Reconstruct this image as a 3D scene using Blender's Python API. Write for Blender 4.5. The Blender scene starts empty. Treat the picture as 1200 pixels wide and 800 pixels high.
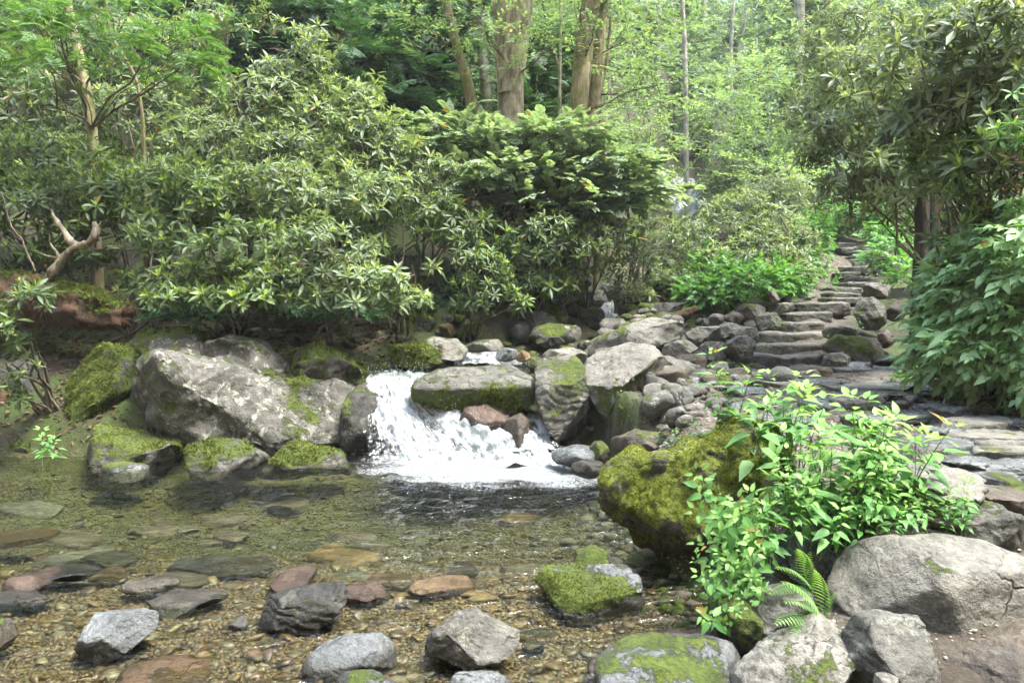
import bpy, math, random, zlib
import numpy as np
from mathutils import Vector
R = math.radians
rng = np.random.default_rng(7)
random.seed(7)
C = bpy.context.scene.collection
PITCH, FPX, CAMZ = R(2.0), 873.0, 1.55
SP, CP = math.sin(PITCH), math.cos(PITCH)

# ------------------------------------------------------------------ camera maths
def W(px, py, Y):
    u = (px-600)/FPX; v = (400-py)/FPX
    t = Y/(CP+v*SP)
    return np.array([u*t, Y, CAMZ+t*(-SP+v*CP)])
def G(px, py, z=0.0):
    u = (px-600)/FPX; v = (400-py)/FPX
    t = (z-CAMZ)/(-SP+v*CP)
    return np.array([u*t, t*(CP+v*SP), z])

# ------------------------------------------------------------------ noise
def _h(ix, iy, iz, s):
    h = (ix.astype(np.int64)*374761393 + iy.astype(np.int64)*668265263 + iz.astype(np.int64)*2147483647*3 + s*974634777) & 0xffffffff
    h = ((h ^ (h >> 13))*1274126177) & 0xffffffff
    h = ((h ^ (h >> 16))*2246822519) & 0xffffffff
    return ((h ^ (h >> 15)) & 0xffff)/65535.0
def vn(P, s=0):
    P = np.asarray(P, float); I = np.floor(P).astype(np.int64); f = P-I; f = f*f*(3-2*f)
    x, y, z = I[:, 0], I[:, 1], I[:, 2]; fx, fy, fz = f[:, 0], f[:, 1], f[:, 2]
    def L(a, b, t): return a+(b-a)*t
    return L(L(L(_h(x, y, z, s), _h(x+1, y, z, s), fx), L(_h(x, y+1, z, s), _h(x+1, y+1, z, s), fx), fy),
             L(L(_h(x, y, z+1, s), _h(x+1, y, z+1, s), fx), L(_h(x, y+1, z+1, s), _h(x+1, y+1, z+1, s), fx), fy), fz)*2-1
def fbm(P, o=4, s=0, g=.5):
    P = np.asarray(P, float); r = 0; a = 1; t = 0
    for i in range(o):
        r = r+a*vn(P*(2.03**i)+i*7.3, s+i*17); t += a; a *= g
    return r/t*1.5
def ss(a, b, x):
    t = np.clip((x-a)/(b-a), 0, 1); return t*t*(3-2*t)
def xyz(x, y, z=0.0):
    x = np.asarray(x, float); return np.stack([x.ravel(), np.broadcast_to(y, x.shape).ravel(), np.broadcast_to(z, x.shape).ravel()], 1)

# ------------------------------------------------------------------ terrain
def xs_(y): return np.interp(y, [8, 9, 10, 11, 13, 20, 28, 60], [-1.2, -.8, -.3, .65, 1.75, 4.0, 6.5, 14])
def xr_(y): return np.interp(y, [0, 2.5, 3.4, 4.0, 5.0, 6.0, 7.1, 7.8, 8.3], [.3, .75, .98, .95, .72, .85, .95, 1.05, 1.0])
def yf_(x): return np.interp(x, [-12, -5, -3.0, -2.1, -1.0, .9, 1.3], [8.25, 8.25, 8.15, 8.8, 8.85, 8.85, 7.6])
def H(x, y, detail=True):
    x = np.asarray(x, float); y = np.asarray(y, float)
    zr = np.interp(y, [1, 3.0, 3.6, 4.4, 5.3, 9.7, 12, 18, 28, 60, 120], [.0, .08, .30, .53, .67, .80, 1.60, 3.15, 6.6, 21, 50])
    zl = np.interp(y, [7.9, 8.3, 8.7, 9.2, 10.5, 12, 18, 28, 60, 120], [-.2, .25, .65, 1.05, 1.45, 2.1, 4.6, 8.4, 25, 54])
    xs = xs_(y)
    m = ss(.2, 1.4, x-xs)
    land = zl*(1-m)+zr*m
    zst = np.interp(y, [8.1, 8.8, 9.2, 10, 11.5, 13, 20, 27, 28.5, 60], [-.1, .05, .48, .86, 1.10, 1.6, 3.4, 4.6, 6.0, 19])
    wd = np.interp(y, [8.2, 9, 10, 13, 28, 60], [1.5, 1.3, 1.1, .6, 1.0, .5])
    cm = np.exp(-(np.abs(x-xs)/wd)**4)*ss(8.0, 8.3, y)
    h = land*(1-cm)+zst*cm
    d = np.minimum(yf_(x)-y, xr_(y)-x)
    bed = -.06-.36*np.exp(-((x+2.4)/2.6)**2-((y-6.7)/1.1)**2)-.14*ss(4.2, 5.4, y)
    wr = np.interp(y, [2.2, 3.0, 3.6, 5.2, 5.8, 7.0, 8.3], [.3, .55, 1.0, 1.1, .7, .9, .8])
    near = np.minimum(ss(-.10, .30, yf_(x)-y), ss(-wr, .12, xr_(y)-x))
    h = h*(1-near)+bed*near
    h = h+.8*np.maximum(0, x-7.0-np.maximum(0, y-6)*.30)+.55*np.maximum(0, -x-8.5)*ss(7.5, 9.5, y)+1.0*np.maximum(0, -x-11.5)*(1-ss(7.5, 9.5, y))+1.15*np.maximum(0, -4.5-y)  # last terms: unseen slopes left and behind camera, added to block low sky light
    if detail:
        P = xyz(x, y)
        n = fbm(P*.9, 4, 3).reshape(x.shape)*.10+fbm(P*5, 3, 9).reshape(x.shape)*.025
        far = np.clip((np.abs(y-6)+np.abs(x))/25, .0, 3)
        h = h+n*(1-near*.75)*(1+far*2)
    return h
def Hs(x, y): return float(H(np.array([x]), np.array([y]))[0])

# ------------------------------------------------------------------ mesh helpers
ORI = {}
def tag(o, label=None, cat=None, group=None, kind=None):
    if label: o['label'] = label
    if cat: o['category'] = cat
    if group: o['group'] = group
    if kind: o['kind'] = kind
    return o
def empty(name, loc, label=None, cat=None, group=None):
    o = bpy.data.objects.new(name, None); C.objects.link(o); o.location = [float(v) for v in loc]
    o.empty_display_size = .1
    ORI[o.name] = np.array(loc, float); return tag(o, label, cat, group)
def mk(name, V, faces, mat, parent=None, attrs=None, smooth=True, origin=None):
    """faces: int array (n,k), or (loops, totals)"""
    if isinstance(faces, tuple): loops, tot = faces
    else:
        faces = np.asarray(faces); loops = faces.ravel(); tot = np.full(len(faces), faces.shape[1])
    V = np.asarray(V, float)
    if parent is not None: org = ORI[parent.name]
    elif origin is not None: org = np.array(origin, float)
    else: org = np.zeros(3)
    me = bpy.data.meshes.new(name)
    me.vertices.add(len(V)); me.vertices.foreach_set('co', (V-org).astype(np.float32).ravel())
    me.loops.add(len(loops)); me.loops.foreach_set('vertex_index', np.asarray(loops, np.int32))
    me.polygons.add(len(tot)); me.polygons.foreach_set('loop_start', np.concatenate([[0], np.cumsum(tot)[:-1]]).astype(np.int32))
    me.update(calc_edges=True)
    if smooth: me.polygons.foreach_set('use_smooth', np.ones(len(tot), bool))
    for k, a in (attrs or {}).items():
        a = np.asarray(a, np.float32)
        if a.ndim == 1:
            me.attributes.new(k, 'FLOAT', 'POINT').data.foreach_set('value', a)
        else:
            me.attributes.new(k, 'FLOAT_COLOR', 'POINT').data.foreach_set('color', a.ravel())
    if mat: me.materials.append(mat)
    o = bpy.data.objects.new(name, me); C.objects.link(o)
    if parent is not None: o.parent = parent
    else: o.location = [float(v) for v in org]
    ORI[o.name] = org
    return o
def vnormals(V, F):
    if F.shape[1] == 4: F = np.concatenate([F[:, :3], F[:, [0, 2, 3]]])
    n = np.cross(V[F[:, 1]]-V[F[:, 0]], V[F[:, 2]]-V[F[:, 0]])
    N = np.zeros_like(V)
    for k in range(3): np.add.at(N, F[:, k], n)
    return N/np.maximum(np.linalg.norm(N, axis=1), 1e-9)[:, None]
def gridmesh(nx, ny):
    i = np.arange(nx*ny).reshape(ny, nx)
    return np.stack([i[:-1, :-1], i[:-1, 1:], i[1:, 1:], i[1:, :-1]], -1).reshape(-1, 4)
def tubes(lines, n=6):
    """lines: list of (pts (k,3), radii (k)) -> V,F quads"""
    Vs, Fs, b = [], [], 0
    for P, r in lines:
        P = np.asarray(P, float); r = np.asarray(r, float); k = len(P)
        T = np.gradient(P, axis=0); T /= np.maximum(np.linalg.norm(T, axis=1), 1e-9)[:, None]
        ref = np.array([1, 0, 0.]) if abs(T[:, 0]).mean() < .7 else np.array([0, 0, 1.])
        A = np.cross(T, ref); A /= np.maximum(np.linalg.norm(A, axis=1), 1e-9)[:, None]; B = np.cross(T, A)
        a = np.linspace(0, 2*np.pi, n, endpoint=False)
        V = P[:, None]+(A[:, None]*np.cos(a)[None, :, None]+B[:, None]*np.sin(a)[None, :, None])*r[:, None, None]
        Vs.append(V.reshape(-1, 3))
        i = np.arange(k*n).reshape(k, n)+b
        j = np.roll(i, -1, 1)
        Fs.append(np.stack([i[:-1], j[:-1], j[1:], i[1:]], -1).reshape(-1, 4)); b += k*n
    return np.concatenate(Vs), np.concatenate(Fs)
def wiggle(a, b, k=8, amp=.08, sag=0):
    t = np.linspace(0, 1, k)[:, None]; P = a+(b-a)*t
    L = np.linalg.norm(b-a); o = rng.normal(size=3)*5
    n = np.stack([fbm(P*2.2/max(L, .3)+o+c*9, 2, 5+c) for c in range(3)], 1)
    return P+n*amp*L*np.sin(np.pi*t)+np.array([0, 0, 1])*sag*L*np.sin(np.pi*t)

# ------------------------------------------------------------------ materials
def newmat(name):
    m = bpy.data.materials.new(name); m.use_nodes = True; nt = m.node_tree; nt.nodes.clear()
    return m, nt
def N(nt, t, **kw):
    n = nt.nodes.new(t)
    for k, v in kw.items():
        if k in n.inputs: n.inputs[k].default_value = v
        else: setattr(n, k, v)
    return n
def LK(nt, a, b): nt.links.new(a, b)
def col(c): return (c[0], c[1], c[2], 1)
def noise(nt, vec, scale, detail=4, rough=.6, dist=0.):
    n = N(nt, 'ShaderNodeTexNoise'); n.inputs['Scale'].default_value = scale; n.inputs['Detail'].default_value = detail
    n.inputs['Roughness'].default_value = rough; n.inputs['Distortion'].default_value = dist
    if vec is not None: LK(nt, vec, n.inputs['Vector'])
    return n.outputs['Fac']
def ramp(nt, fac, stops):
    r = N(nt, 'ShaderNodeValToRGB'); e = r.color_ramp.elements
    while len(e) < len(stops): e.new(.5)
    for i, (p, c) in enumerate(stops):
        e[i].position = p; e[i].color = col(c) if not np.isscalar(c) else (c, c, c, 1)
    LK(nt, fac, r.inputs['Fac']); return r.outputs['Color']
def mix(nt, f, a, b, mode='MIX'):
    n = N(nt, 'ShaderNodeMix', data_type='RGBA', blend_type=mode)
    for s, v in ((n.inputs[0], f), (n.inputs[6], a), (n.inputs[7], b)):
        if hasattr(v, 'links'): LK(nt, v, s)
        elif np.isscalar(v): s.default_value = v
        else: s.default_value = col(v)
    return n.outputs[2]
def math_(nt, op, a, b=None, clamp=False):
    n = N(nt, 'ShaderNodeMath', operation=op, use_clamp=clamp)
    for s, v in zip(n.inputs, (a, b)):
        if v is None: continue
        if hasattr(v, 'links'): LK(nt, v, s)
        else: s.default_value = v
    return n.outputs[0]
def attr(nt, name, out='Fac'):
    return N(nt, 'ShaderNodeAttribute', attribute_name=name).outputs[out]
def out(nt, sh):
    o = N(nt, 'ShaderNodeOutputMaterial'); LK(nt, sh, o.inputs['Surface'])
def pbsdf(nt, color, rough=.6, spec=.5, normal=None):
    p = N(nt, 'ShaderNodeBsdfPrincipled')
    for s, v in ((p.inputs['Base Color'], color), (p.inputs['Roughness'], rough), (p.inputs['Specular IOR Level'], spec)):
        if hasattr(v, 'links'): LK(nt, v, s)
        elif np.isscalar(v): s.default_value = v
        else: s.default_value = col(v)
    if normal is not None: LK(nt, normal, p.inputs['Normal'])
    return p
def bump(nt, hgt, strength=.5, dist=.02, normal=None):
    b = N(nt, 'ShaderNodeBump'); b.inputs['Strength'].default_value = strength; b.inputs['Distance'].default_value = dist
    LK(nt, hgt, b.inputs['Height'])
    if normal is not None: LK(nt, normal, b.inputs['Normal'])
    return b.outputs['Normal']

def leaf_mat(name, dark, mid, young, rough=.42, transl=.3, back=1.25, spec=.5):
    m, nt = newmat(name)
    a = N(nt, 'ShaderNodeAttribute', attribute_name='lf'); sep = N(nt, 'ShaderNodeSeparateColor'); LK(nt, a.outputs['Color'], sep.inputs[0])
    c = mix(nt, sep.outputs[0], dark, mid)
    c = mix(nt, sep.outputs[1], c, young)
    # a few brown or yellow old leaves
    old = math_(nt, 'GREATER_THAN', sep.outputs[0], .992)
    c = mix(nt, old, c, (.20, .13, .03))
    geo = N(nt, 'ShaderNodeNewGeometry')
    n1 = noise(nt, geo.outputs['Position'], 1.3, 2)
    c = mix(nt, 1.0, c, ramp(nt, n1, [(.3, .72), (.7, 1.25)]), 'MULTIPLY')
    c = mix(nt, geo.outputs['Backfacing'], c, mix(nt, 1.0, c, (back*1.05, back, back*1.1), 'MULTIPLY'))
    p = pbsdf(nt, c, rough, spec)
    t = N(nt, 'ShaderNodeBsdfTranslucent'); tc = mix(nt, 1.0, c, (1.3, 1.35, .6), 'MULTIPLY'); LK(nt, tc, t.inputs['Color'])
    mx = N(nt, 'ShaderNodeMixShader'); mx.inputs[0].default_value = transl
    LK(nt, p.outputs[0], mx.inputs[1]); LK(nt, t.outputs[0], mx.inputs[2]); out(nt, mx.outputs[0])
    return m
def bark_mat(name, c1, c2, mossc=None, scale=1.0):
    m, nt = newmat(name)
    tc = N(nt, 'ShaderNodeTexCoord'); mp = N(nt, 'ShaderNodeMapping'); LK(nt, tc.outputs['Object'], mp.inputs[0])
    mp.inputs['Scale'].default_value = (14*scale, 14*scale, 3.0*scale)
    n1 = noise(nt, mp.outputs[0], 1.0, 6, .65, .4); n2 = noise(nt, tc.outputs['Object'], 2.5*scale, 4)
    c = ramp(nt, n1, [(.32, [v*.45 for v in c1]), (.5, c1), (.7, c2)])
    c = mix(nt, ramp(nt, n2, [(.45, 0), (.65, .6)]), c, [v*1.35 for v in c2])
    if mossc:
        n3 = noise(nt, tc.outputs['Object'], 1.7, 5, .7)
        c = mix(nt, ramp(nt, n3, [(.48, 0), (.58, .85)]), c, mossc)
    nb = bump(nt, n1, .9, .03)
    out(nt, pbsdf(nt, c, .85, .3, nb).outputs[0]); return m
def rock_mat(name, c1, c2, c3, lichen=.3, rough=.6, mossc=((.035, .055, .008), (.12, .16, .02)), fine=1.0, lichc=(.33, .34, .27), streak=None):
    m, nt = newmat(name)
    geo = N(nt, 'ShaderNodeNewGeometry'); P = geo.outputs['Position']
    n1 = noise(nt, P, 2.3*fine, 8, .68, .3); n2 = noise(nt, P, 9*fine, 6, .7); n3 = noise(nt, P, 45*fine, 5, .7); n4 = noise(nt, P, 8.5, 6, .78, .5)
    c1, c2, c3 = [[v*k*.43 for v, k in zip(q, (1.0, .99, .93))] for q in (c1, c2, c3)]
    c = ramp(nt, n1, [(.32, c1), (.5, c2), (.68, c3)])
    c = mix(nt, 1.0, c, ramp(nt, n2, [(.3, .62), (.5, 1.0), (.72, 1.35)]), 'MULTIPLY')
    c = mix(nt, 1.0, c, ramp(nt, n3, [(.3, .7), (.7, 1.25)]), 'MULTIPLY')
    c = mix(nt, 1.0, c, ramp(nt, noise(nt, P, 160, 3, .7), [(.32, .68), (.5, 1.0), (.68, 1.25)]), 'MULTIPLY')
    # dark pitting and cracks
    vo = N(nt, 'ShaderNodeTexVoronoi', feature='DISTANCE_TO_EDGE'); vo.inputs['Scale'].default_value = 2.2*fine
    wv = N(nt, 'ShaderNodeVectorMath', operation='MULTIPLY_ADD'); wn = N(nt, 'ShaderNodeTexNoise'); wn.inputs['Scale'].default_value = 4; wn.inputs['Detail'].default_value = 4
    LK(nt, P, wn.inputs['Vector']); LK(nt, wn.outputs['Color'], wv.inputs[0]); wv.inputs[1].default_value = (.5, .5, .5); LK(nt, P, wv.inputs[2]); LK(nt, wv.outputs[0], vo.inputs['Vector'])
    crack = ramp(nt, vo.outputs['Distance'], [(0, 1), (.035, 0)])
    cr = math_(nt, 'MULTIPLY', crack, ramp(nt, n1, [(.5, 0), (.6, .7)]))
    c = mix(nt, cr, c, [v*.4 for v in c1])
    lm = math_(nt, 'MULTIPLY', ramp(nt, n4, [(.55, 0), (.60, 1)]), ramp(nt, noise(nt, P, 30, 5, .7), [(.38, .1), (.5, 1)]))
    c = mix(nt, math_(nt, 'MULTIPLY', lm, lichen), c, lichc)
    moss = attr(nt, 'moss'); wet = attr(nt, 'wet')
    mn = noise(nt, P, 38, 5, .75); mn2 = noise(nt, P, 4, 4)
    mf = math_(nt, 'ADD', moss, math_(nt, 'MULTIPLY', math_(nt, 'SUBTRACT', mn, .5), 1.5))
    mfac = ramp(nt, mf, [(.42, 0), (.56, 1)])
    mc = mix(nt, ramp(nt, mn, [(.3, 0), (.7, 1)]), mossc[0], mossc[1])
    mc = mix(nt, 1.0, mc, ramp(nt, mn2, [(.3, .6), (.7, 1.4)]), 'MULTIPLY')
    c = mix(nt, wet, c, mix(nt, 1.0, c, (.42, .38, .33), 'MULTIPLY'))
    c = mix(nt, mfac, c, mc)
    r0 = ramp(nt, n2, [(.3, rough-.12), (.7, rough+.15)])
    rr = mix(nt, wet, r0, (.22, .22, .22)); rr = mix(nt, mfac, rr, (.95, .95, .95))
    hsum = math_(nt, 'ADD', math_(nt, 'MULTIPLY', n2, .9), math_(nt, 'MULTIPLY', n3, .35))
    hsum = math_(nt, 'SUBTRACT', hsum, math_(nt, 'MULTIPLY', cr, .5))
    hsum = math_(nt, 'ADD', hsum, math_(nt, 'MULTIPLY', mfac, math_(nt, 'MULTIPLY', mn, 1.3)))
    nb = bump(nt, hsum, .95, .04)
    out(nt, pbsdf(nt, c, rr, .45, nb).outputs[0]); return m

M = {}
M['grey'] = rock_mat('grey_rock', (.10, .095, .085), (.20, .19, .17), (.33, .32, .29), .35)
M['pale'] = rock_mat('pale_rock', (.20, .19, .165), (.34, .325, .29), (.48, .46, .42), .3)
M['brown'] = rock_mat('brown_rock', (.09, .072, .055), (.18, .145, .11), (.29, .24, .19), .15)
M['red'] = rock_mat('reddish_rock', (.10, .06, .045), (.19, .125, .095), (.28, .20, .155), .05, .35)
M['lichen'] = rock_mat('lichened_rock', (.10, .095, .085), (.20, .19, .17), (.36, .35, .32), 1.0)
M['blue'] = rock_mat('wet_slate_sky_sheen', (.13, .14, .15), (.25, .27, .29), (.42, .45, .47), .1, .22)  # blue-grey stone, colour brightened for the sky reflected on wet tops
M['dark'] = rock_mat('dark_rock', (.03, .028, .024), (.065, .06, .05), (.12, .11, .095), .15, .5)
M['tan'] = rock_mat('tan_rock', (.20, .13, .06), (.34, .22, .10), (.44, .32, .18), 0, .4)
M['wood'] = rock_mat('rotten_wood', (.055, .046, .038), (.15, .127, .105), (.32, .28, .235), .1, .8, mossc=((.05, .075, .008), (.22, .26, .035)))
M['redwood'] = rock_mat('orange_rotten_wood', (.07, .036, .018), (.17, .085, .04), (.30, .165, .08), 0, .8)
M['rhodo'] = leaf_mat('rhododendron_leaf', (.05, .085, .03), (.12, .18, .065), (.30, .40, .09), 0.48, 0.28, 1.4, .35)
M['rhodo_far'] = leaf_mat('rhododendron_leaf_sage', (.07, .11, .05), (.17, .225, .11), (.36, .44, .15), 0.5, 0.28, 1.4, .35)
M['rhodo_tan'] = leaf_mat('rhododendron_leaf_olive', (.08, .115, .065), (.21, .265, .155), (.32, .39, .19), 0.5, 0.28, 1.4, .35)
M['herb'] = leaf_mat('herb_leaf', (.07, .19, .05), (.15, .31, .085), (.24, .40, .10), 0.5, 0.35, 1.25, .35)
M['nettle'] = leaf_mat('broad_herb_leaf', (.16, .28, .13), (.32, .48, .25), (.40, .54, .24), 0.5, 0.32, 1.25, .35)
M['maple'] = leaf_mat('layered_shrub_leaf', (.14, .21, .125), (.28, .365, .24), (.33, .41, .22), 0.5, 0.32, 1.25, .35)
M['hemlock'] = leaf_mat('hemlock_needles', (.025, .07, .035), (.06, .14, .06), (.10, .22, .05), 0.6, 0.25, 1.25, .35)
M['hemlock_b'] = leaf_mat('bright_needles', (.05, .115, .035), (.10, .20, .06), (.17, .29, .07), 0.6, 0.35, 1.25, .35)
M['beech'] = leaf_mat('beech_leaf', (.10, .175, .08), (.21, .30, .145), (.33, .42, .19), 0.5, 0.45, 1.25, .35)
M['far'] = leaf_mat('far_leaf', (.06, .115, .07), (.19, .275, .16), (.34, .44, .23), 0.6, 0.4, 1.25, .35)
M['fern'] = leaf_mat('fern_leaf', (.06, .15, .04), (.13, .25, .07), (.22, .35, .10), 0.5, 0.4, 1.25, .35)
M['moss'] = leaf_mat('moss_tuft', (.03, .05, .008), (.10, .135, .02), (.22, .25, .045), 0.9, 0.3, 1, .35)
M['mossy'] = leaf_mat('yellow_moss_tuft', (.08, .10, .012), (.25, .28, .04), (.30, .33, .06), .9, .3, 1, .1)
M['stem'] = bark_mat('shrub_stem', (.09, .07, .05), (.19, .16, .12), None, 2)
M['gstem'] = leaf_mat('herb_stem', (.08, .15, .04), (.13, .20, .06), (.13, .20, .06), .5, .1)
M['bark'] = bark_mat('grey_brown_bark', (.21, .18, .13), (.44, .39, .30))
M['barkmoss'] = bark_mat('mossy_bark', (.17, .14, .085), (.34, .29, .19), (.15, .17, .04))
M['barkdark'] = bark_mat('dark_bark', (.035, .03, .024), (.08, .07, .055))  # colour darkened for the black hollow that the right-hand trunks stand for
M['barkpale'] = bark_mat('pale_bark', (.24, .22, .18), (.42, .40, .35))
M['dead'] = bark_mat('bleached_wood', (.17, .14, .10), (.42, .37, .29), None, 2)
M['litter'] = leaf_mat('dead_leaf', (.05, .028, .014), (.15, .085, .04), (.26, .16, .08), .8, .1)

def pebble_mat(name):
    m, nt = newmat(name)
    a = N(nt, 'ShaderNodeAttribute', attribute_name='lf'); sep = N(nt, 'ShaderNodeSeparateColor'); LK(nt, a.outputs['Color'], sep.inputs[0])
    c = ramp(nt, sep.outputs[0], [(0, (.035, .023, .014)), (.3, (.08, .048, .026)), (.5, (.115, .07, .034)), (.65, (.075, .056, .04)), (.8, (.14, .088, .042)), (.92, (.085, .072, .056)), (1, (.18, .14, .10))])
    geo = N(nt, 'ShaderNodeNewGeometry')
    c = mix(nt, 1.0, c, ramp(nt, noise(nt, geo.outputs['Position'], 60, 4), [(.3, .7), (.7, 1.2)]), 'MULTIPLY')
    # deeper water's olive darkening, put into the pebble colour
    c = mix(nt, sep.outputs[1], c, mix(nt, 1.0, c, (.48, .60, .30), 'MULTIPLY'))
    out(nt, pbsdf(nt, c, .45, .5).outputs[0]); return m
M['pebble'] = pebble_mat('pebble')

def ground_mat():
    m, nt = newmat('forest_floor'); geo = N(nt, 'ShaderNodeNewGeometry'); P = geo.outputs['Position']
    n1 = noise(nt, P, 1.2, 6); n2 = noise(nt, P, 14, 6, .7); n3 = noise(nt, P, 70, 4, .7)
    soil = ramp(nt, n2, [(.3, (.014, .010, .006)), (.5, (.034, .025, .016)), (.7, (.075, .055, .036))])
    moss = mix(nt, n3, (.015, .028, .005), (.055, .08, .012))
    c = mix(nt, ramp(nt, n1, [(.40, 0), (.53, 1)]), soil, moss)
    vo = N(nt, 'ShaderNodeTexVoronoi'); vo.inputs['Scale'].default_value = 38; LK(nt, P, vo.inputs['Vector'])
    sp = N(nt, 'ShaderNodeSeparateColor'); LK(nt, vo.outputs['Color'], sp.inputs[0])
    grav = ramp(nt, sp.outputs[0], [(0, (.10, .08, .06)), (.4, (.22, .18, .14)), (.7, (.31, .27, .22)), (1, (.42, .38, .32))])
    dirt = ramp(nt, n2, [(.3, (.11, .095, .078)), (.6, (.23, .20, .17)), (.75, (.31, .28, .24))])
    pc = mix(nt, ramp(nt, n1, [(.4, .2), (.6, .9)]), dirt, grav)
    pc = mix(nt, 1.0, pc, (.42, .405, .39), 'MULTIPLY')
    c = mix(nt, attr(nt, 'path'), c, pc)
    bed = ramp(nt, sp.outputs[1], [(0, (.05, .036, .02)), (.3, (.12, .08, .04)), (.6, (.20, .14, .07)), (1, (.27, .22, .14))])
    bed = mix(nt, 1.0, bed, ramp(nt, n2, [(.3, .6), (.7, 1.3)]), 'MULTIPLY')
    depth_tint = attr(nt, 'deep'); bed = mix(nt, depth_tint, bed, mix(nt, n2, (.02, .03, .008), (.065, .085, .025)))  # green darkening of deep water put into the bed colour
    c = mix(nt, attr(nt, 'bed'), c, bed)
    hh = math_(nt, 'ADD', n2, math_(nt, 'MULTIPLY', n3, .5))
    nb = bump(nt, hh, .8, .04)
    out(nt, pbsdf(nt, c, .8, .35, nb).outputs[0]); return m

def water_mat(name, tint=(.86, .93, .80), foamc=(.62, .65, .66), bscale=1.0, bstr=.25):
    m, nt = newmat(name); geo = N(nt, 'ShaderNodeNewGeometry'); P = geo.outputs['Position']
    mp = N(nt, 'ShaderNodeMapping'); mp.inputs['Scale'].default_value = (1, 1.9, 1); LK(nt, P, mp.inputs[0])
    a = noise(nt, mp.outputs[0], 5*bscale, 3, .5, .8); b = noise(nt, mp.outputs[0], 22*bscale, 3, .55, .5)
    hh = math_(nt, 'ADD', a, math_(nt, 'MULTIPLY', b, .13))
    nb = bump(nt, hh, bstr, .09)
    fr = N(nt, 'ShaderNodeFresnel'); fr.inputs['IOR'].default_value = 1.33; LK(nt, nb, fr.inputs['Normal'])
    gl = N(nt, 'ShaderNodeBsdfGlossy'); gl.inputs['Roughness'].default_value = .04; LK(nt, nb, gl.inputs['Normal'])
    tr = N(nt, 'ShaderNodeBsdfTransparent'); tr.inputs['Color'].default_value = col(tint)
    mx = N(nt, 'ShaderNodeMixShader'); LK(nt, fr.outputs[0], mx.inputs[0]); LK(nt, tr.outputs[0], mx.inputs[1]); LK(nt, gl.outputs[0], mx.inputs[2])
    foam = attr(nt, 'foam')
    f1 = noise(nt, P, 26, 6, .75, 1.2); f2 = noise(nt, P, 90, 4, .7)
    f = math_(nt, 'ADD', foam, math_(nt, 'MULTIPLY', math_(nt, 'SUBTRACT', math_(nt, 'ADD', f1, math_(nt, 'MULTIPLY', f2, .5)), .75), 2.0))
    ff = ramp(nt, f, [(.40, 0), (.75, 1)])
    nb2 = bump(nt, math_(nt, 'ADD', f1, math_(nt, 'MULTIPLY', f2, .5)), 1.0, .10)
    dfc = mix(nt, ramp(nt, f1, [(.38, 0), (.62, 1)]), (.38, .42, .44), foamc)
    df = pbsdf(nt, dfc, .35, .5, nb2)
    mx2 = N(nt, 'ShaderNodeMixShader'); LK(nt, math_(nt, 'MULTIPLY', ff, .96), mx2.inputs[0]); LK(nt, mx.outputs[0], mx2.inputs[1]); LK(nt, df.outputs[0], mx2.inputs[2])
    out(nt, mx2.outputs[0]); return m
def fall_mat(name):
    m, nt = newmat(name); cb = N(nt, 'ShaderNodeCombineXYZ'); LK(nt, attr(nt, 'fu'), cb.inputs[0]); LK(nt, attr(nt, 'fv'), cb.inputs[1])
    mp = N(nt, 'ShaderNodeMapping'); mp.inputs['Scale'].default_value = (17, 3.4, 1); LK(nt, cb.outputs[0], mp.inputs[0])
    s1 = noise(nt, mp.outputs[0], 1.0, 7, .68, 1.8); s2 = noise(nt, mp.outputs[0], 3.7, 5, .65, 1.2)
    geo = N(nt, 'ShaderNodeNewGeometry'); s3 = noise(nt, geo.outputs['Position'], 30, 4, .6)
    s = math_(nt, 'ADD', math_(nt, 'MULTIPLY', s1, .65), math_(nt, 'MULTIPLY', s2, .35))
    f = math_(nt, 'ADD', attr(nt, 'foam'), math_(nt, 'MULTIPLY', math_(nt, 'SUBTRACT', s, .5), 2.4))
    op = ramp(nt, f, [(.16, 0), (.75, 1)])
    s4 = noise(nt, geo.outputs['Position'], 70, 3, .6)
    c = mix(nt, ramp(nt, math_(nt, 'ADD', math_(nt, 'MULTIPLY', s, .75), math_(nt, 'MULTIPLY', s4, .25)), [(.36, 0), (.56, 1)]), (.17, .20, .215), (.44, .475, .49))
    nb = bump(nt, math_(nt, 'ADD', s, math_(nt, 'MULTIPLY', s3, .35)), .4, .05)
    d = pbsdf(nt, c, .3, .5, nb); d.inputs['Subsurface Weight'].default_value = 0
    gl = N(nt, 'ShaderNodeBsdfGlossy'); gl.inputs['Roughness'].default_value = .08; LK(nt, nb, gl.inputs['Normal'])
    tr = N(nt, 'ShaderNodeBsdfTransparent'); tr.inputs['Color'].default_value = (.92, .95, .94, 1)
    mx = N(nt, 'ShaderNodeMixShader'); mx.inputs[0].default_value = .12; LK(nt, tr.outputs[0], mx.inputs[1]); LK(nt, gl.outputs[0], mx.inputs[2])
    m2 = N(nt, 'ShaderNodeMixShader'); LK(nt, op, m2.inputs[0]); LK(nt, mx.outputs[0], m2.inputs[1]); LK(nt, d.outputs[0], m2.inputs[2]); out(nt, m2.outputs[0]); return m
M['sheet'] = fall_mat('falling_water')
M['water'] = water_mat('pool_water', (.83, .87, .70), bstr=.75)
M['fall'] = water_mat('white_water', (.9, .93, .9), bstr=.6, bscale=2)

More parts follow.
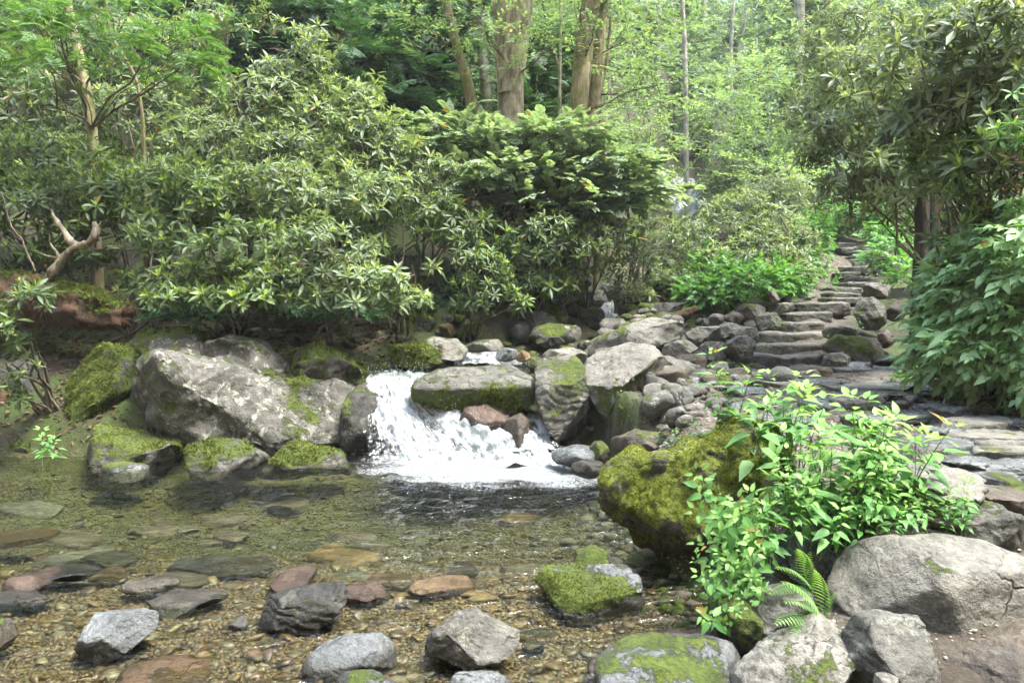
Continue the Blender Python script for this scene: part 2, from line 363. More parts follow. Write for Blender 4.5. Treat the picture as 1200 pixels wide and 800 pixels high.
# ------------------------------------------------------------------ leaf templates: (V, loops, totals, A[rnd,young])
def rot(ax, a):
    c, s = math.cos(a), math.sin(a)
    return {'x': np.array([[1, 0, 0], [0, c, -s], [0, s, c]]), 'y': np.array([[c, 0, s], [0, 1, 0], [-s, 0, c]]), 'z': np.array([[c, -s, 0], [s, c, 0], [0, 0, 1]])}[ax]
def leaf(L, Wd, lod=1, fold=.25, droop=.25, kind='lance'):
    if lod == 0:
        V = np.array([[0, 0, 0], [Wd/2, L*.5, fold*Wd-droop*L*.25], [0, L, -droop*L], [-Wd/2, L*.5, fold*Wd-droop*L*.25]])
        return V, [0, 1, 2, 0, 2, 3], [3, 3]
    if kind == 'lance': ts, ws = [.0, .28, .62, 1], [0, .72, 1.0, 0]
    elif kind == 'ovate': ts, ws = [.0, .22, .55, 1], [0, .95, .85, 0]
    else: ts, ws = [.0, .3, .6, 1], [0, 1, .9, 0]
    V = [[0, 0, 0]]
    for t, w in zip(ts[1:3], ws[1:3]):
        z = -droop*L*t*t
        V += [[w*Wd/2, L*t, z+fold*Wd*w], [0, L*t, z], [-w*Wd/2, L*t, z+fold*Wd*w]]
    V.append([0, L, -droop*L])
    return np.array(V), [0, 1, 2, 0, 2, 3, 1, 4, 5, 2, 2, 5, 6, 3, 4, 7, 5, 5, 7, 6], [3, 3, 4, 4, 3, 3]
class T:
    def __init__(s): s.V = []; s.L = []; s.t = []; s.A = []; s.n = 0
    def add(s, V, L, t, rnd, young=0.):
        s.V.append(V); s.L.append(np.array(L)+s.n); s.t += list(t); s.A.append(np.tile([rnd, young], (len(V), 1))); s.n += len(V)
    def done(s): return np.concatenate(s.V), np.concatenate(s.L), np.array(s.t), np.concatenate(s.A)
def rosette(lod=1, L=.15, young=False, n=10, Wr=.27):
    t = T()
    for i in range(n):
        f = i/n
        el = R(random.uniform(-60 if random.random() < .25 else -35, 15)) if f > .35 else R(random.uniform(10, 45))
        l = L*random.uniform(.75, 1.1)
        V, lo, to = leaf(l, l*Wr*random.uniform(.85, 1.15), lod, .22, random.uniform(.05, .3))
        V = V+[0, .012, 0]
        V = V@(rot('z', i*2.4+random.uniform(-.2, .2))@rot('x', el)@rot('y', random.uniform(-.3, .3))).T
        t.add(V, lo, to, random.random(), 0)
    if young:
        for i in range(5):
            l = L*random.uniform(.45, .75)
            V, lo, to = leaf(l, l*.24, lod, .3, .05)
            V = V@(rot('z', i*1.26+random.random())@rot('x', R(random.uniform(45, 78)))).T
            t.add(V, lo, to, random.random(), random.uniform(.6, 1))
    return t.done()
def spray(n=9, Lt=.42, L=.09, Wr=.5, lod=0, kind='ovate', young=.15, droop=.3, flat=.25):
    t = T()
    for i in range(n):
        f = (i+.6)/n; s = 1 if i % 2 else -1
        l = L*random.uniform(.7, 1.15)
        V, lo, to = leaf(l, l*Wr, lod, .15, droop*random.random(), kind)
        a = s*R(random.uniform(35, 75))*(1-f*.6) if i < n-1 else 0
        V = V@(rot('z', -a)@rot('y', random.uniform(-flat, flat)*2)@rot('x', random.uniform(-flat, flat))).T+[0, Lt*f, -.10*Lt*f*f+random.uniform(-.01, .01)]
        t.add(V, lo, to, random.random(), random.random()**3 if random.random() < young else 0)
    return t.done()
def hemspray(Lt=.5, n=11):
    t = T()
    for i in range(n):
        f = (i+.5)/n
        for s in (-1, 1):
            l = Lt*(.42*(1-f)+.08)*random.uniform(.7, 1.2)
            V, lo, to = leaf(l, .028+l*.06, 0, -.1, .25)
            V = V@(rot('z', -s*R(random.uniform(45, 65)))@rot('y', random.uniform(-.4, .4))).T+[0, Lt*f, -.16*Lt*f*f]
            t.add(V, lo, to, random.random(), .8*random.random() if random.random() < .25 else 0)
    V, lo, to = leaf(Lt*1.05, .02, 0, 0, .16); t.add(V, lo, to, .5)
    return t.done()
def herbstem(h=.45, L=.10, nn=5, Wr=.5, per=2, lean=.15):
    """returns leaves template and stem template; stem base at origin going up z"""
    t = T(); ph = random.random()*6
    top = np.array([random.uniform(-1, 1)*lean*h, random.uniform(-1, 1)*lean*h, h])
    def pt(f): return np.array([top[0]*f*f, top[1]*f*f, h*f])
    for k in range(nn):
        f = .3+.7*(k+1)/nn
        m = per if k < nn-1 else per+2
        for j in range(m):
            l = L*(random.uniform(.75, 1.15) if k < nn-2 else random.uniform(.4, .7))
            V, lo, to = leaf(l, l*Wr, 1, .12, random.uniform(.1, .5), 'ovate')
            el = R(random.uniform(-15, 25)) if k < nn-1 else R(random.uniform(15, 55))
            V = (V+[0, .02+.02*random.random(), 0])@(rot('z', ph+k*1.57+j*2*math.pi/m+random.uniform(-.3, .3))@rot('x', el)@rot('y', random.uniform(-.25, .25))).T+pt(f)
            t.add(V, lo, to, random.random(), .35+.5*random.random() if k >= nn-2 else 0)
    P = np.array([pt(f) for f in np.linspace(0, 1, 6)])
    V, F = tubes([(P, np.linspace(.004, .0015, 6))], 4)
    s = T(); s.add(V, F.ravel(), [4]*len(F), random.random())
    return t.done(), s.done()
def frond(L=.4, n=17):
    t = T(); 
    for i in range(n):
        f = (i+1)/(n+1)
        y = L*f; z = .28*L*math.sin(f*2.3)
        for s in (-1, 1):
            l = L*.30*math.sin(math.pi*min(1, .18+f*.82))**.9*random.uniform(.92, 1.05)+.006
            V, lo, to = leaf(l, L/n*.62, 1, .05, .3, 'ovate')
            V = V@rot('z', -s*R(78)).T+[0, y, z]
            t.add(V, lo, to, random.random(), .5*f)
    P = np.array([[0, L*f, .28*L*math.sin(f*2.3)] for f in np.linspace(0, 1, 9)])
    V, F = tubes([(P, np.linspace(.003, .001, 9))], 4); t.add(V, F.ravel(), [4]*len(F), .2)
    return t.done()
def blade_t(h=.02, k=5):
    t = T()
    for i in range(k):
        a = random.random()*6.28; l = h*random.uniform(.6, 1.2); w = l*.32
        V = np.array([[-w, 0, 0], [w, 0, 0], [0, l*.6, l]])@rot('z', a).T+np.append(np.random.normal(0, h*.3, 2), 0)
        t.add(V, [0, 1, 2], [3], random.random(), random.random()*.6)
    return t.done()
np.random.seed(3)
TP = {}
TP['ros1'] = [rosette(1, L=random.uniform(.12, .17), young=i % 3 != 0, n=random.randint(5, 12), Wr=random.uniform(.23, .32)) for i in range(12)]
TP['ros0'] = [rosette(0, L=.15, young=i % 3 != 0, n=9, Wr=.30) for i in range(6)]
TP['beech'] = [spray(10, .42, .085, .55) for i in range(4)]
TP['maple'] = [spray(9, .36, .13, .75, 1, 'round', .1, .3, .12) for i in range(4)]
TP['hem'] = [hemspray() for i in range(4)]
TP['nettle'] = [spray(8, .26, .125, .52, 1, 'ovate', .25, .5, .25) for i in range(5)]
TP['far'] = [spray(9, .8, .20, .6) for i in range(4)]
TP['frond'] = [frond() for i in range(4)]
TP['moss'] = [blade_t() for i in range(5)]
HS = [herbstem(random.uniform(.35, .55), random.uniform(.085, .12), random.randint(4, 6), .47, 2 if i % 3 else 3) for i in range(7)]
TP['herb'] = [a for a, b in HS]; TP['herbstem'] = [b for a, b in HS]
litter_l = []
for i in range(4):
    t = T(); V, lo, to = leaf(.06, .03, 1, .3, random.uniform(-.5, .5)); t.add(V, lo, to, random.random()); litter_l.append(t.done())
TP['litter'] = litter_l

def frames_z(nrm):
    nrm = nrm/np.maximum(np.linalg.norm(nrm, axis=1), 1e-9)[:, None]
    r = rng.normal(size=nrm.shape); x = np.cross(r, nrm); x /= np.maximum(np.linalg.norm(x, axis=1), 1e-9)[:, None]
    return np.stack([x, np.cross(nrm, x), nrm], -1)
def frames_y(d, tilt=.25):
    """y axis along d (outward), z as much up as possible"""
    d = d/np.maximum(np.linalg.norm(d, axis=1), 1e-9)[:, None]
    up = np.array([0, 0, 1.])+rng.normal(size=d.shape)*tilt
    x = np.cross(d, up); x /= np.maximum(np.linalg.norm(x, axis=1), 1e-9)[:, None]
    return np.stack([x, d, np.cross(x, d)], -1)
def scatter(name, tpl, pos, fr, scale, mat, parent=None, tint=None, young=1.0, tid=None, smooth=False, origin=None):
    """one mesh made of many leaf clusters; tint shifts the dark-light pick per cluster"""
    n = len(pos)
    tid = rng.integers(0, len(tpl), n) if tid is None else tid
    scale = np.broadcast_to(scale, n); tint = np.zeros(n) if tint is None else np.broadcast_to(tint, n)
    Vs, Ls, Ts, As, b = [], [], [], [], 0
    for k, (V, lo, to, A) in enumerate(tpl):
        I = np.nonzero(tid == k)[0]
        if not len(I): continue
        X = np.einsum('nij,vj->nvi', fr[I]*scale[I][:, None, None], V)+pos[I][:, None]
        Vs.append(X.reshape(-1, 3)); nv = len(V)
        Ls.append((lo[None]+(np.arange(len(I))*nv)[:, None]+b).ravel()); Ts.append(np.tile(to, len(I)))
        a = np.empty((len(I), nv, 4)); r = (A[None, :, 0]+rng.random(len(I))[:, None]) % 1
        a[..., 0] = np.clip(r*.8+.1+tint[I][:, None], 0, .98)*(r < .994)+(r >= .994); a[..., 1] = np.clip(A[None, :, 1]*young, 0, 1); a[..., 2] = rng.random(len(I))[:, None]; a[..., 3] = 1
        As.append(a.reshape(-1, 4)); b += len(I)*nv
    return mk(name, np.concatenate(Vs), (np.concatenate(Ls), np.concatenate(Ts)), mat, parent, {'lf': np.concatenate(As)}, smooth, origin)

def lobe_pts(lobes, dens, shell=.62, low=-.55, seed=0, clump=0):
    """lobes: (centre, radii); returns positions, outward directions"""
    Ps, Ds = [], []
    for li, (c, r) in enumerate(lobes):
        area = 4*math.pi*((r[0]*r[1])**1.6/3+(r[0]*r[2])**1.6/3+(r[1]*r[2])**1.6/3)**(1/1.6)
        n = max(8, int(area*dens))
        d = rng.normal(size=(n*2, 3)); d /= np.linalg.norm(d, axis=1)[:, None]
        d = d[d[:, 2] > low][:n]; d = d[d[:, 1] < .75]
        k = (shell+(1-shell)*rng.random(len(d))**.6)*(1+.42*fbm(d*2.3+li*5+seed, 3, seed))
        Ps.append(c+d*k[:, None]*r); Ds.append(d)
    P, D = np.concatenate(Ps), np.concatenate(Ds)
    if clump: k = fbm(P*1.9+seed, 3, 77)+.5*fbm(P*.8, 2, 78) > -clump-.25*rng.random(len(P)); k = k if k.sum() > 30 else k | True; P, D = P[k], D[k]
    return P, D
def LB(px, py, rx, ry, Y, rd=None):
    s = Y/FPX; c = W(px, py, Y)
    return c, np.array([rx*s, rd if rd else (rx+ry)*.5*s, ry*s])

def shrub(name, label, cat, lobes, mat, tpl='ros1', dens=38, scale=1.0, base=None, stems=6, young=1.0, tint=0., group=None, low=-.55, up=.7, twig=.35, stemmat='stem', shell=.6, mode='z', stemr=.022):
    lobes = [LB(*l) if not isinstance(l[0], np.ndarray) else l for l in lobes]
    if base is None:
        c0 = lobes[0][0]; bx, by = c0[0], c0[1]+.3
    else: bx, by = base
    bz = Hs(bx, by)
    e = empty(name, (bx, by, bz), label, cat, group)
    P, D = lobe_pts(lobes, dens*(1.15 if mode == 'z' else 1), shell, low, int(rng.integers(1000)), .14 if mode == 'z' else 0)
    g = H(P[:, 0], P[:, 1], False)
    k = P[:, 2] > g+.05; P, D = P[k], D[k]
    if mode == 'z': fr = frames_z(D*.8+np.array([0, -.1, up])+rng.normal(size=D.shape)*.35)
    else:
        ly = .24 if tpl == 'maple' else .35
        dd = D*[1, 1, ly]+rng.normal(size=D.shape)*[.35, .35, ly]+np.array([0, 0, up-.7]); fr = frames_y(dd, ly*.8)
    scatter('foliage', TP[tpl], P, fr, scale*rng.uniform(.62, 1.32, len(P)), M[mat], e, tint+.22*fbm(P*2.2, 2, 31), young)
    b = np.array([bx, by, bz-.1]); lines = []
    for i in range(stems):
        c, r = lobes[i % len(lobes)]
        tgt = c+rng.uniform(-.55, .55, 3)*r
        bb = b+np.array([*rng.normal(0, .12, 2), 0])
        P1 = wiggle(bb, tgt, 9, .12, .05); lines.append((P1, np.linspace(stemr, stemr*.35, 9)))
        for q in range(4):
            s = P1[random.randint(3, 8)]; j = rng.integers(len(P)); 
            if np.linalg.norm(P[j]-s) < 1.6*max(r): lines.append((wiggle(s, P[j], 5, .08), np.linspace(stemr*.4, .004, 5)))
    if twig:
        cen = np.array([c for c, r in lobes])
        for j in rng.integers(0, len(P), int(len(P)*twig*.25)):
            cc = cen[np.argmin(((cen-P[j])**2).sum(1))]
            s = P[j]+(cc-P[j])*random.uniform(.3, .6)+np.array([0, 0, -.08])
            lines.append((wiggle(s, P[j], 4, .06), np.linspace(.008, .003, 4)))
    V, F = tubes(lines, 5); mk('stems', V, F, M[stemmat], e)
    return e

# ------------------------------------------------------------------ rocks
_ico = {}
def ico(n):
    if n not in _ico:
        import bmesh
        bm = bmesh.new(); bmesh.ops.create_icosphere(bm, subdivisions=n, radius=1)
        V = np.array([v.co[:] for v in bm.verts]); F = np.array([[v.index for v in f.verts] for f in bm.faces]); bm.free(); _ico[n] = (V, F)
    return _ico[n]
def moss_mask(V, Nn, amt, seed, scale=1.6, up=1.0):
    n = fbm(V*scale+seed, 4, seed)*.8+fbm(V*scale*5+seed, 4, seed+5, .65)*.55
    return np.clip(.5+(n+Nn[:, 2]*.40*up+(amt-.95)*1.15)*1.0, 0, 1)
ROCKN = 0
def shape_rock(S, seed, planes=6, rough=.05, strata=0., flat_top=None, front=True):
    """S: coarse points (world, relative to centre). cut facets, add noise"""
    rg = np.random.default_rng(seed); V = S.copy(); size = (V.max(0)-V.min(0)); sz = float(np.cbrt(np.prod(size)))
    for i in range(planes):
        n = np.array([rg.normal()*.7, -abs(rg.normal())*.9-.15 if front else rg.normal(), rg.normal()*.65+.15]); n /= np.linalg.norm(n)
        d = V@n; o = np.percentile(d, 97)*rg.uniform(.62, .9); ex = np.maximum(0, d-o); V = V-ex[:, None]*n*.93
    if flat_top is not None:
        n = np.array(flat_top[:3], float); n /= np.linalg.norm(n); d = V@n; o = d.max()*flat_top[3]; V = V-np.maximum(0, d-o)[:, None]*n*.95
    return V, sz
def finish_rock(name, label, V, F, c, sz, seed, mat, moss, rough, strata, group, cat, fuzz, wl, parent=None, detail=1.0, mossup=1):
    Nn = vnormals(V, F); P = V+c
    a = fbm(P*(1.6/sz)+seed, 4, seed)*rough*sz
    rid = (1-np.abs(fbm(P*(3.2/sz)+seed*2, 4, seed+3)))*rough*.8*sz
    V = V+Nn*(a+rid-rough*.5*sz)[:, None]
    fn = fbm(P*(11/sz)+seed, 4, seed+8, .6)*rough*.28*sz*detail
    V = V+Nn*fn[:, None]
    if strata:
        ax = np.array([.15, .25, 1.]); q = (P@ax)/sz*9+fbm(P*2/sz, 3, seed)*1.2
        st = np.abs((q % 1)-.5)*2; V = V+Nn*(ss(.15, .45, st)-.7)[:, None]*strata*sz*.05*(1-np.abs(Nn[:, 2:3]))
    Nn = vnormals(V, F); P = V+c
    mm = moss_mask(P, Nn, moss, seed, up=mossup) if moss > 0 else np.zeros(len(P))
    wet = ss(wl+.07, wl+.0, P[:, 2]+.03*fbm(P*6, 2, 4)) if wl is not None else np.zeros(len(P))
    if wl is not None: mm = mm*ss(wl-.0, wl+.04, P[:, 2])
    org = np.array([c[0], c[1], P[:, 2].min()])
    o = mk(name, P, F, M[mat], parent, {'moss': mm, 'wet': wet}, True, None if parent is not None else org)
    if parent is None: tag(o, label, cat, group)
    if fuzz and moss > 0:
        A = P[F]; fn_ = np.cross(A[:, 1]-A[:, 0], A[:, 2]-A[:, 0]); ar = np.linalg.norm(fn_, axis=1)/2
        fm = mm[F].mean(1); up = fn_[:, 1] < .3*ar*2
        w = ar*ss(.50, 1.0, fm)**1.5*np.where(up, 1, .15); tot = w.sum()
        n = int(min(fuzz*tot, 60000))
        if n > 300:
            idx = rng.choice(len(F), n, p=w/tot)
            r = rng.random((n, 2)); sw = r.sum(1) > 1; r[sw] = 1-r[sw]
            Q = A[idx, 0]+(A[idx, 1]-A[idx, 0])*r[:, :1]+(A[idx, 2]-A[idx, 0])*r[:, 1:]
            nn = fn_[idx]/np.maximum(2*ar[idx], 1e-12)[:, None]
            s = math.sqrt(2500/fuzz)*1.0
            tint = .35*fbm(Q*7, 3, seed)
            mo = scatter('moss', TP['moss'], Q-nn*.002, frames_z(nn+rng.normal(size=nn.shape)*.3), s*rng.uniform(.6, 1.3, n), M['mossy' if fuzz > 9000 and mat == 'wood' else 'moss'], o, tint); mo['kind'] = 'stuff'
    return o
def rock(label, pts, Y, depth, mat='grey', moss=.0, sub=4, box=3., planes=6, rough=.05, strata=0., name='rock', group=None, fuzz=0, flat_top=None, wl=None, cat='rock', detail=1.0, mossup=1.0):
    seed = zlib.crc32(label.encode()) % 9973; rg = np.random.default_rng(seed)
    if len(pts) == 4 and np.isscalar(pts[0]):
        x0, y0, x1, y1 = pts; cx, cy = (x0+x1)/2, (y0+y1)/2; k = rg.integers(7, 10); a = np.sort(np.linspace(0, 2*np.pi, k, endpoint=False)+rg.uniform(-.3, .3, k))
        q = 1/np.maximum(np.abs(np.cos(a))**2.8+np.abs(np.sin(a))**2.8, 1e-6)**(1/2.8)*rg.uniform(.86, 1.1, k)
        pts = [(cx+(x1-x0)/2*np.cos(t)*s, cy-(y1-y0)/2*np.sin(t)*s) for t, s in zip(a, q)]
    Yc = Y+.35*depth
    Q = np.array([W(px, py, Yc) for px, py in pts]); c = np.array([(Q[:, 0].min()+Q[:, 0].max())/2, Yc, (Q[:, 2].min()+Q[:, 2].max())/2])
    q = Q[:, [0, 2]]-c[[0, 2]]
    th = np.linspace(-np.pi, np.pi, 361); Rr = np.zeros(361)
    for i, t in enumerate(th):
        d = np.array([np.cos(t), np.sin(t)]); best = 0
        for j in range(len(q)):
            a, b = q[j], q[(j+1) % len(q)]; e = b-a; den = d[0]*e[1]-d[1]*e[0]
            if abs(den) < 1e-12: continue
            s = (a[0]*e[1]-a[1]*e[0])/den; u = (a[0]*d[1]-a[1]*d[0])/den
            if s > 0 and -1e-6 <= u <= 1+1e-6: best = max(best, s)
        Rr[i] = best
    ker = np.array([1, 2, 3, 2, 1])/9.; Rr = np.convolve(np.concatenate([Rr[-3:-1], Rr, Rr[1:3]]), ker, 'valid')
    U, F = ico(sub); t = np.arctan2(U[:, 2], U[:, 0]); rho = np.hypot(U[:, 0], U[:, 2]); b = U[:, 1]
    k = (rho**box+np.abs(b)**box)**(-1/box); rho, b = rho*k, b*k
    rr = np.interp(t, th, Rr)
    S = np.stack([rr*rho*np.cos(t), depth*b, rr*rho*np.sin(t)], 1)
    V, sz = shape_rock(S, seed, planes, flat_top=flat_top)
    return finish_rock(name, label, V, F, c, sz, seed, mat, moss, rough, strata, group, cat, fuzz, wl, detail=detail, mossup=mossup)
def stone(label, c, dims, mat='grey', moss=0., sub=3, n=4.5, planes=9, rough=.05, group=None, name='rock', fuzz=0, wl=None, yaw=0., tilt=0., cat='rock', strata=0.):
    """free stone given in metres"""
    global ROCKN; ROCKN += 1; seed = ROCKN*13+5
    U, F = ico(sub); k = (np.abs(U)**n).sum(1)**(-1/n); S = U*k[:, None]*np.array(dims)/2*1.05
    V, sz = shape_rock(S, seed, planes, front=False)
    V = V@(rot('z', yaw)@rot('x', tilt)).T
    return finish_rock(name, label, V, F, np.array(c, float), sz, seed, mat, moss, rough, strata, group, cat, fuzz, wl)
# ================================================================== ground
def sinh_axis(a, b, c, n, k):
    """dense around c"""
    u = np.linspace(np.arcsinh((a-c)/k), np.arcsinh((b-c)/k), n); return c+k*np.sinh(u)
gx = sinh_axis(-75, 75, 0, 430, 4.5); gy = sinh_axis(-45, 120, 6.0, 470, 4.0)
X, Y_ = np.meshgrid(gx, gy); Z = H(X, Y_)
pw = 1.6
path = ss(.15, .5, X-xr_(Y_))*ss(9.9, 9.3, Y_)*ss(2.6, 3.6, Y_)*ss(6.2, 5.2, X)
stx = np.interp(Y_, [9.5, 10, 12.3, 18, 20], [3.7, 3.75, 5.2, 8.1, 9]); path = np.maximum(path, ss(.6, .3, np.abs(X-stx))*ss(9.4, 9.9, Y_)*ss(19.5, 18.5, Y_))
bed = ss(-.05, .12, np.minimum(yf_(X)-Y_, xr_(X*0+Y_)-X))
deep = np.maximum(np.exp(-((X+2.2)/2.6)**2-((Y_-6.6)/1.2)**2), .75*ss(4.3, 5.8, Y_))
sb = .6*np.exp(-(np.abs(X-xs_(Y_))/.75)**4)*ss(8.0, 8.3, Y_)
bed = np.maximum(bed, sb)
mk('ground', xyz(X, Y_, Z), gridmesh(len(gx), len(gy)), ground_mat(), attrs={'path': path.ravel(), 'bed': bed.ravel(), 'deep': deep.ravel()})
tag(bpy.data.objects['ground'], kind='structure')

# ================================================================== water
wx = np.linspace(-12.5, 1.5, 460); wy = np.linspace(.4, 8.5, 300)
X, Y_ = np.meshgrid(wx, wy)
d0 = np.hypot(X+.35, Y_-8.0)                       # distance from the foot of the fall
P = xyz(X, Y_)
# foam apron: widest in front of the fall, streaming to the right and forward
ax = (X+.25)/1.25; ay = (Y_-7.9)/.62
fo = np.exp(-(ax**2+ay**2)**.9)*1.25+.72*np.exp(-((X-.12)/1.45)**2-((Y_-7.15)/.66)**2)
st = fbm(P*[2.2, 7, 1], 4, 11).reshape(X.shape); fo = np.clip(fo+st*.85*np.exp(-d0/1.4)-.10, 0, 1)
foam_lines = np.clip(fbm(P*[1.3, 6, 1], 4, 21).reshape(X.shape)-.38, 0, 1)*np.exp(-((Y_-6.5)/1.3)**2)*ss(-4, -1, X)*.9
fo = np.clip(fo+foam_lines*.8, 0, 1)
amp = .013+.035*np.exp(-d0/.7)+.010*np.exp(-d0/2.2)
Zw = amp*(np.sin(d0*22+fbm(P*1.6, 3, 2).reshape(X.shape)*5)*.35+fbm(P*[3.5, 7, 1], 4, 5).reshape(X.shape)*1.1)
mk('pool_water', xyz(X, Y_, Zw), gridmesh(len(wx), len(wy)), M['water'], attrs={'foam': fo.ravel()})
tag(bpy.data.objects['pool_water'], kind='structure')

# upper stream surface following its bed, with broken white patches where it steps down
sy = np.concatenate([np.linspace(8.9, 14, 200), np.linspace(14.1, 30, 120)]); sv = np.linspace(-1, 1, 60)
S_, V_ = np.meshgrid(sv, sy); wd = np.interp(V_, [8.8, 10, 13, 28, 60], [1.25, 1.2, .75, 1.3, .5]); X = xs_(V_)+S_*wd
zs = np.interp(V_, [8.8, 9.05, 9.9, 10.0, 11.4, 11.6, 12.7, 13.1, 16, 20, 26.6, 28.0, 28.4, 30], [.80, .86, .90, .99, 1.05, 1.20, 1.30, 1.66, 2.3, 3.5, 4.6, 4.75, 6.55, 6.8])
P = xyz(X, V_); zs = zs+.03*fbm(P*[5, 5, 1], 4, 31).reshape(X.shape)
gr = np.abs(np.gradient(zs, axis=0)/np.gradient(V_, axis=0)); fo = np.clip(ss(.25, .8, gr)*.9+.28*fbm(P*[6, 2.5, 1], 4, 8).reshape(X.shape)+ss(24, 27, V_)*.6, 0, 1)
mk('stream_water', xyz(X, V_, zs), gridmesh(60, len(sy)), M['fall'], attrs={'foam': fo.ravel()}); tag(bpy.data.objects['stream_water'], kind='structure')

# the main fall : one sheet fanning out from the lip between the boulders
def fall_sheet(name, label, poly, nu, nv, amp, seed, foam=.8, parts=True):
    """poly: list of (left pt, right pt) rows in metres from lip to foot"""
    A = np.array([a for a, b in poly]); B = np.array([b for a, b in poly]); k = np.linspace(0, 1, len(poly)); v = np.linspace(0, 1, nv); u = np.linspace(0, 1, nu)
    L = np.stack([np.interp(v, k, A[:, i]) for i in range(3)], 1); Rr = np.stack([np.interp(v, k, B[:, i]) for i in range(3)], 1)
    P = L[:, None]+(Rr-L)[:, None]*u[None, :, None]
    U, Vv = np.meshgrid(u, v); Q = np.stack([U.ravel()*9, Vv.ravel()*2.6, U.ravel()*0], 1)
    wdt = np.linalg.norm(Rr-L, axis=1).max()
    n1 = fbm(Q*[wdt*.7, 1, 1], 4, seed); n2 = fbm(P.reshape(-1, 3)*[13, 13, 6], 3, seed+3, .5); n3 = fbm(P.reshape(-1, 3)*3.0, 3, seed+9)
    ed = (np.sin(np.pi*U.ravel())**.5)
    off = (n1*.9+n2*.7+n3*1.7)*amp*(.15+.85*ss(0, .3, Vv.ravel()))
    Z3 = P.reshape(-1, 3)+off[:, None]*np.array([.15, -.6, .8])
    Z3[:, 2] += (ed-.75)*.06
    ue = np.minimum(U.ravel(), 1-U.ravel()); f = np.clip(foam+n1*.3+n3*.35-.9*ss(.14, 0, ue+.05*n3)-.7*ss(.16, 0, Vv.ravel()+.05*n1), 0, 1)
    e = empty(name, P[-1, nu//2], label, 'waterfall')
    mk('water_sheet', Z3, gridmesh(nu, nv), M['sheet'], e, {'foam': f, 'fu': U.ravel()*wdt, 'fv': Vv.ravel()*1.6})
    return e, Z3, f
lip = [(W(432, 434, 9.45), W(505, 428, 9.4)), (W(426, 442, 9.15), W(503, 436, 9.2)), (W(420, 462, 8.8), W(525, 456, 8.85)), (W(422, 488, 8.45), W(575, 480, 8.55)), (W(430, 512, 8.15), W(625, 502, 8.25)), (W(434, 534, 7.9), W(668, 522, 7.95)), (W(432, 553, 7.65), W(700, 547, 7.55))]
we, wz, wf = fall_sheet('waterfall', 'white waterfall tumbling between the big mossy boulder and the flat dark boulder into the pool', lip, 260, 200, .055, 5, .70)
# droplets
dr = []
I = rng.choice(len(wz), 1100, p=(wf*np.linspace(.3, 1, len(wz)))/(wf*np.linspace(.3, 1, len(wz))).sum()); Q = wz[I]+rng.normal(size=(len(I), 3))*[.08, .07, .05]+[0, -.04, .05]
U, F = ico(1); rr = rng.uniform(.002, .006, len(Q))
V = (U[None]*rr[:, None, None]*np.array([1, 1, 1.3])+Q[:, None]).reshape(-1, 3); F2 = (F[None]+(np.arange(len(Q))*len(U))[:, None, None]).reshape(-1, 3)
mk('spray', V, F2, M['fall'], we, {'foam': np.ones(len(V))}); bpy.data.objects['spray']['kind'] = 'stuff'
fall_sheet('waterfall', 'narrow veil of white water running down beside the tall split block', [(W(606, 478, 8.75), W(634, 478, 8.75)), (W(600, 492, 8.5), W(640, 490, 8.5)), (W(590, 510, 8.2), W(648, 508, 8.2)), (W(585, 530, 7.95), W(655, 526, 7.95))], 50, 60, .03, 9, .55)
fall_sheet('waterfall', 'low glassy weir spilling over stones behind the flat dark boulder', [(W(520, 413, 9.75), W(622, 411, 9.75)), (W(518, 419, 9.6), W(624, 418, 9.6)), (W(512, 428, 9.35), W(626, 428, 9.35))], 120, 30, .025, 12, .28)
fall_sheet('waterfall', 'small white cascade between dark rocks under the bluish boulder upstream', [(W(706, 352, 13.2), W(724, 352, 13.2)), (W(700, 362, 12.9), W(728, 362, 12.9)), (W(696, 372, 12.5), W(728, 372, 12.5)), (W(688, 386, 12.0), W(724, 384, 12.0))], 60, 60, .04, 15, .75)
fall_sheet('waterfall', 'distant pale waterfall seen above the streamside bushes', [(W(787, 209, 28.6), W(812, 208, 28.6)), (W(782, 222, 28.2), W(824, 222, 28.2)), (W(786, 242, 27.6), W(832, 242, 27.6)), (W(786, 300, 27), W(820, 300, 27))], 60, 60, .12, 19, .85)

# ================================================================== main rocks
rk = rock
# big left boulder group
rk('huge grey boulder patched with lichen and moss on the left shore', [(104, 548), (106, 505), (112, 482), (140, 448), (176, 420), (205, 408), (250, 425), (300, 432), (345, 440), (385, 450), (412, 468), (436, 500), (447, 532), (430, 548), (300, 556)], 8.15, 1.0, 'lichen', .52, 6, 2.8, 12, .08, name='boulder', fuzz=2600, wl=0, cat='boulder')
rk('rounded pale hump of rock perched atop the huge left boulder', [(228, 446), (236, 402), (268, 393), (298, 397), (322, 418), (342, 446), (300, 462)], 8.75, .5, 'lichen', .42, 5, 2.6, 5, .07, name='boulder', fuzz=2200, cat='boulder')
rk('moss covered ridge of rock behind the huge left boulder', [(120, 480), (140, 420), (175, 392), (215, 382), (250, 398), (262, 440), (200, 470)], 9.1, .6, 'lichen', 1.0, 5, 2.6, 5, .08, name='boulder', fuzz=2600, cat='boulder')
rk('low wet mossy slab at the right end of the huge left boulder', [(322, 440), (335, 402), (372, 394), (405, 412), (436, 432), (440, 462), (420, 490), (360, 470)], 9.0, .7, 'grey', .92, 5, 2.4, 8, .09, fuzz=2400, wl=.0)
rk('green mossy rock with pale bare top at the foot of the huge boulder', [(206, 556), (206, 528), (240, 515), (285, 517), (318, 545), (310, 562), (250, 566)], 7.55, .35, 'grey', 1.02, 5, 2.6, 5, .07, fuzz=3200, wl=.0)
rk('dark mossy rock at the left foot of the huge boulder', [(80, 546), (86, 508), (118, 498), (166, 512), (208, 518), (212, 548), (150, 560)], 7.8, .4, 'grey', .95, 5, 2.8, 6, .08, fuzz=3000, wl=.0)
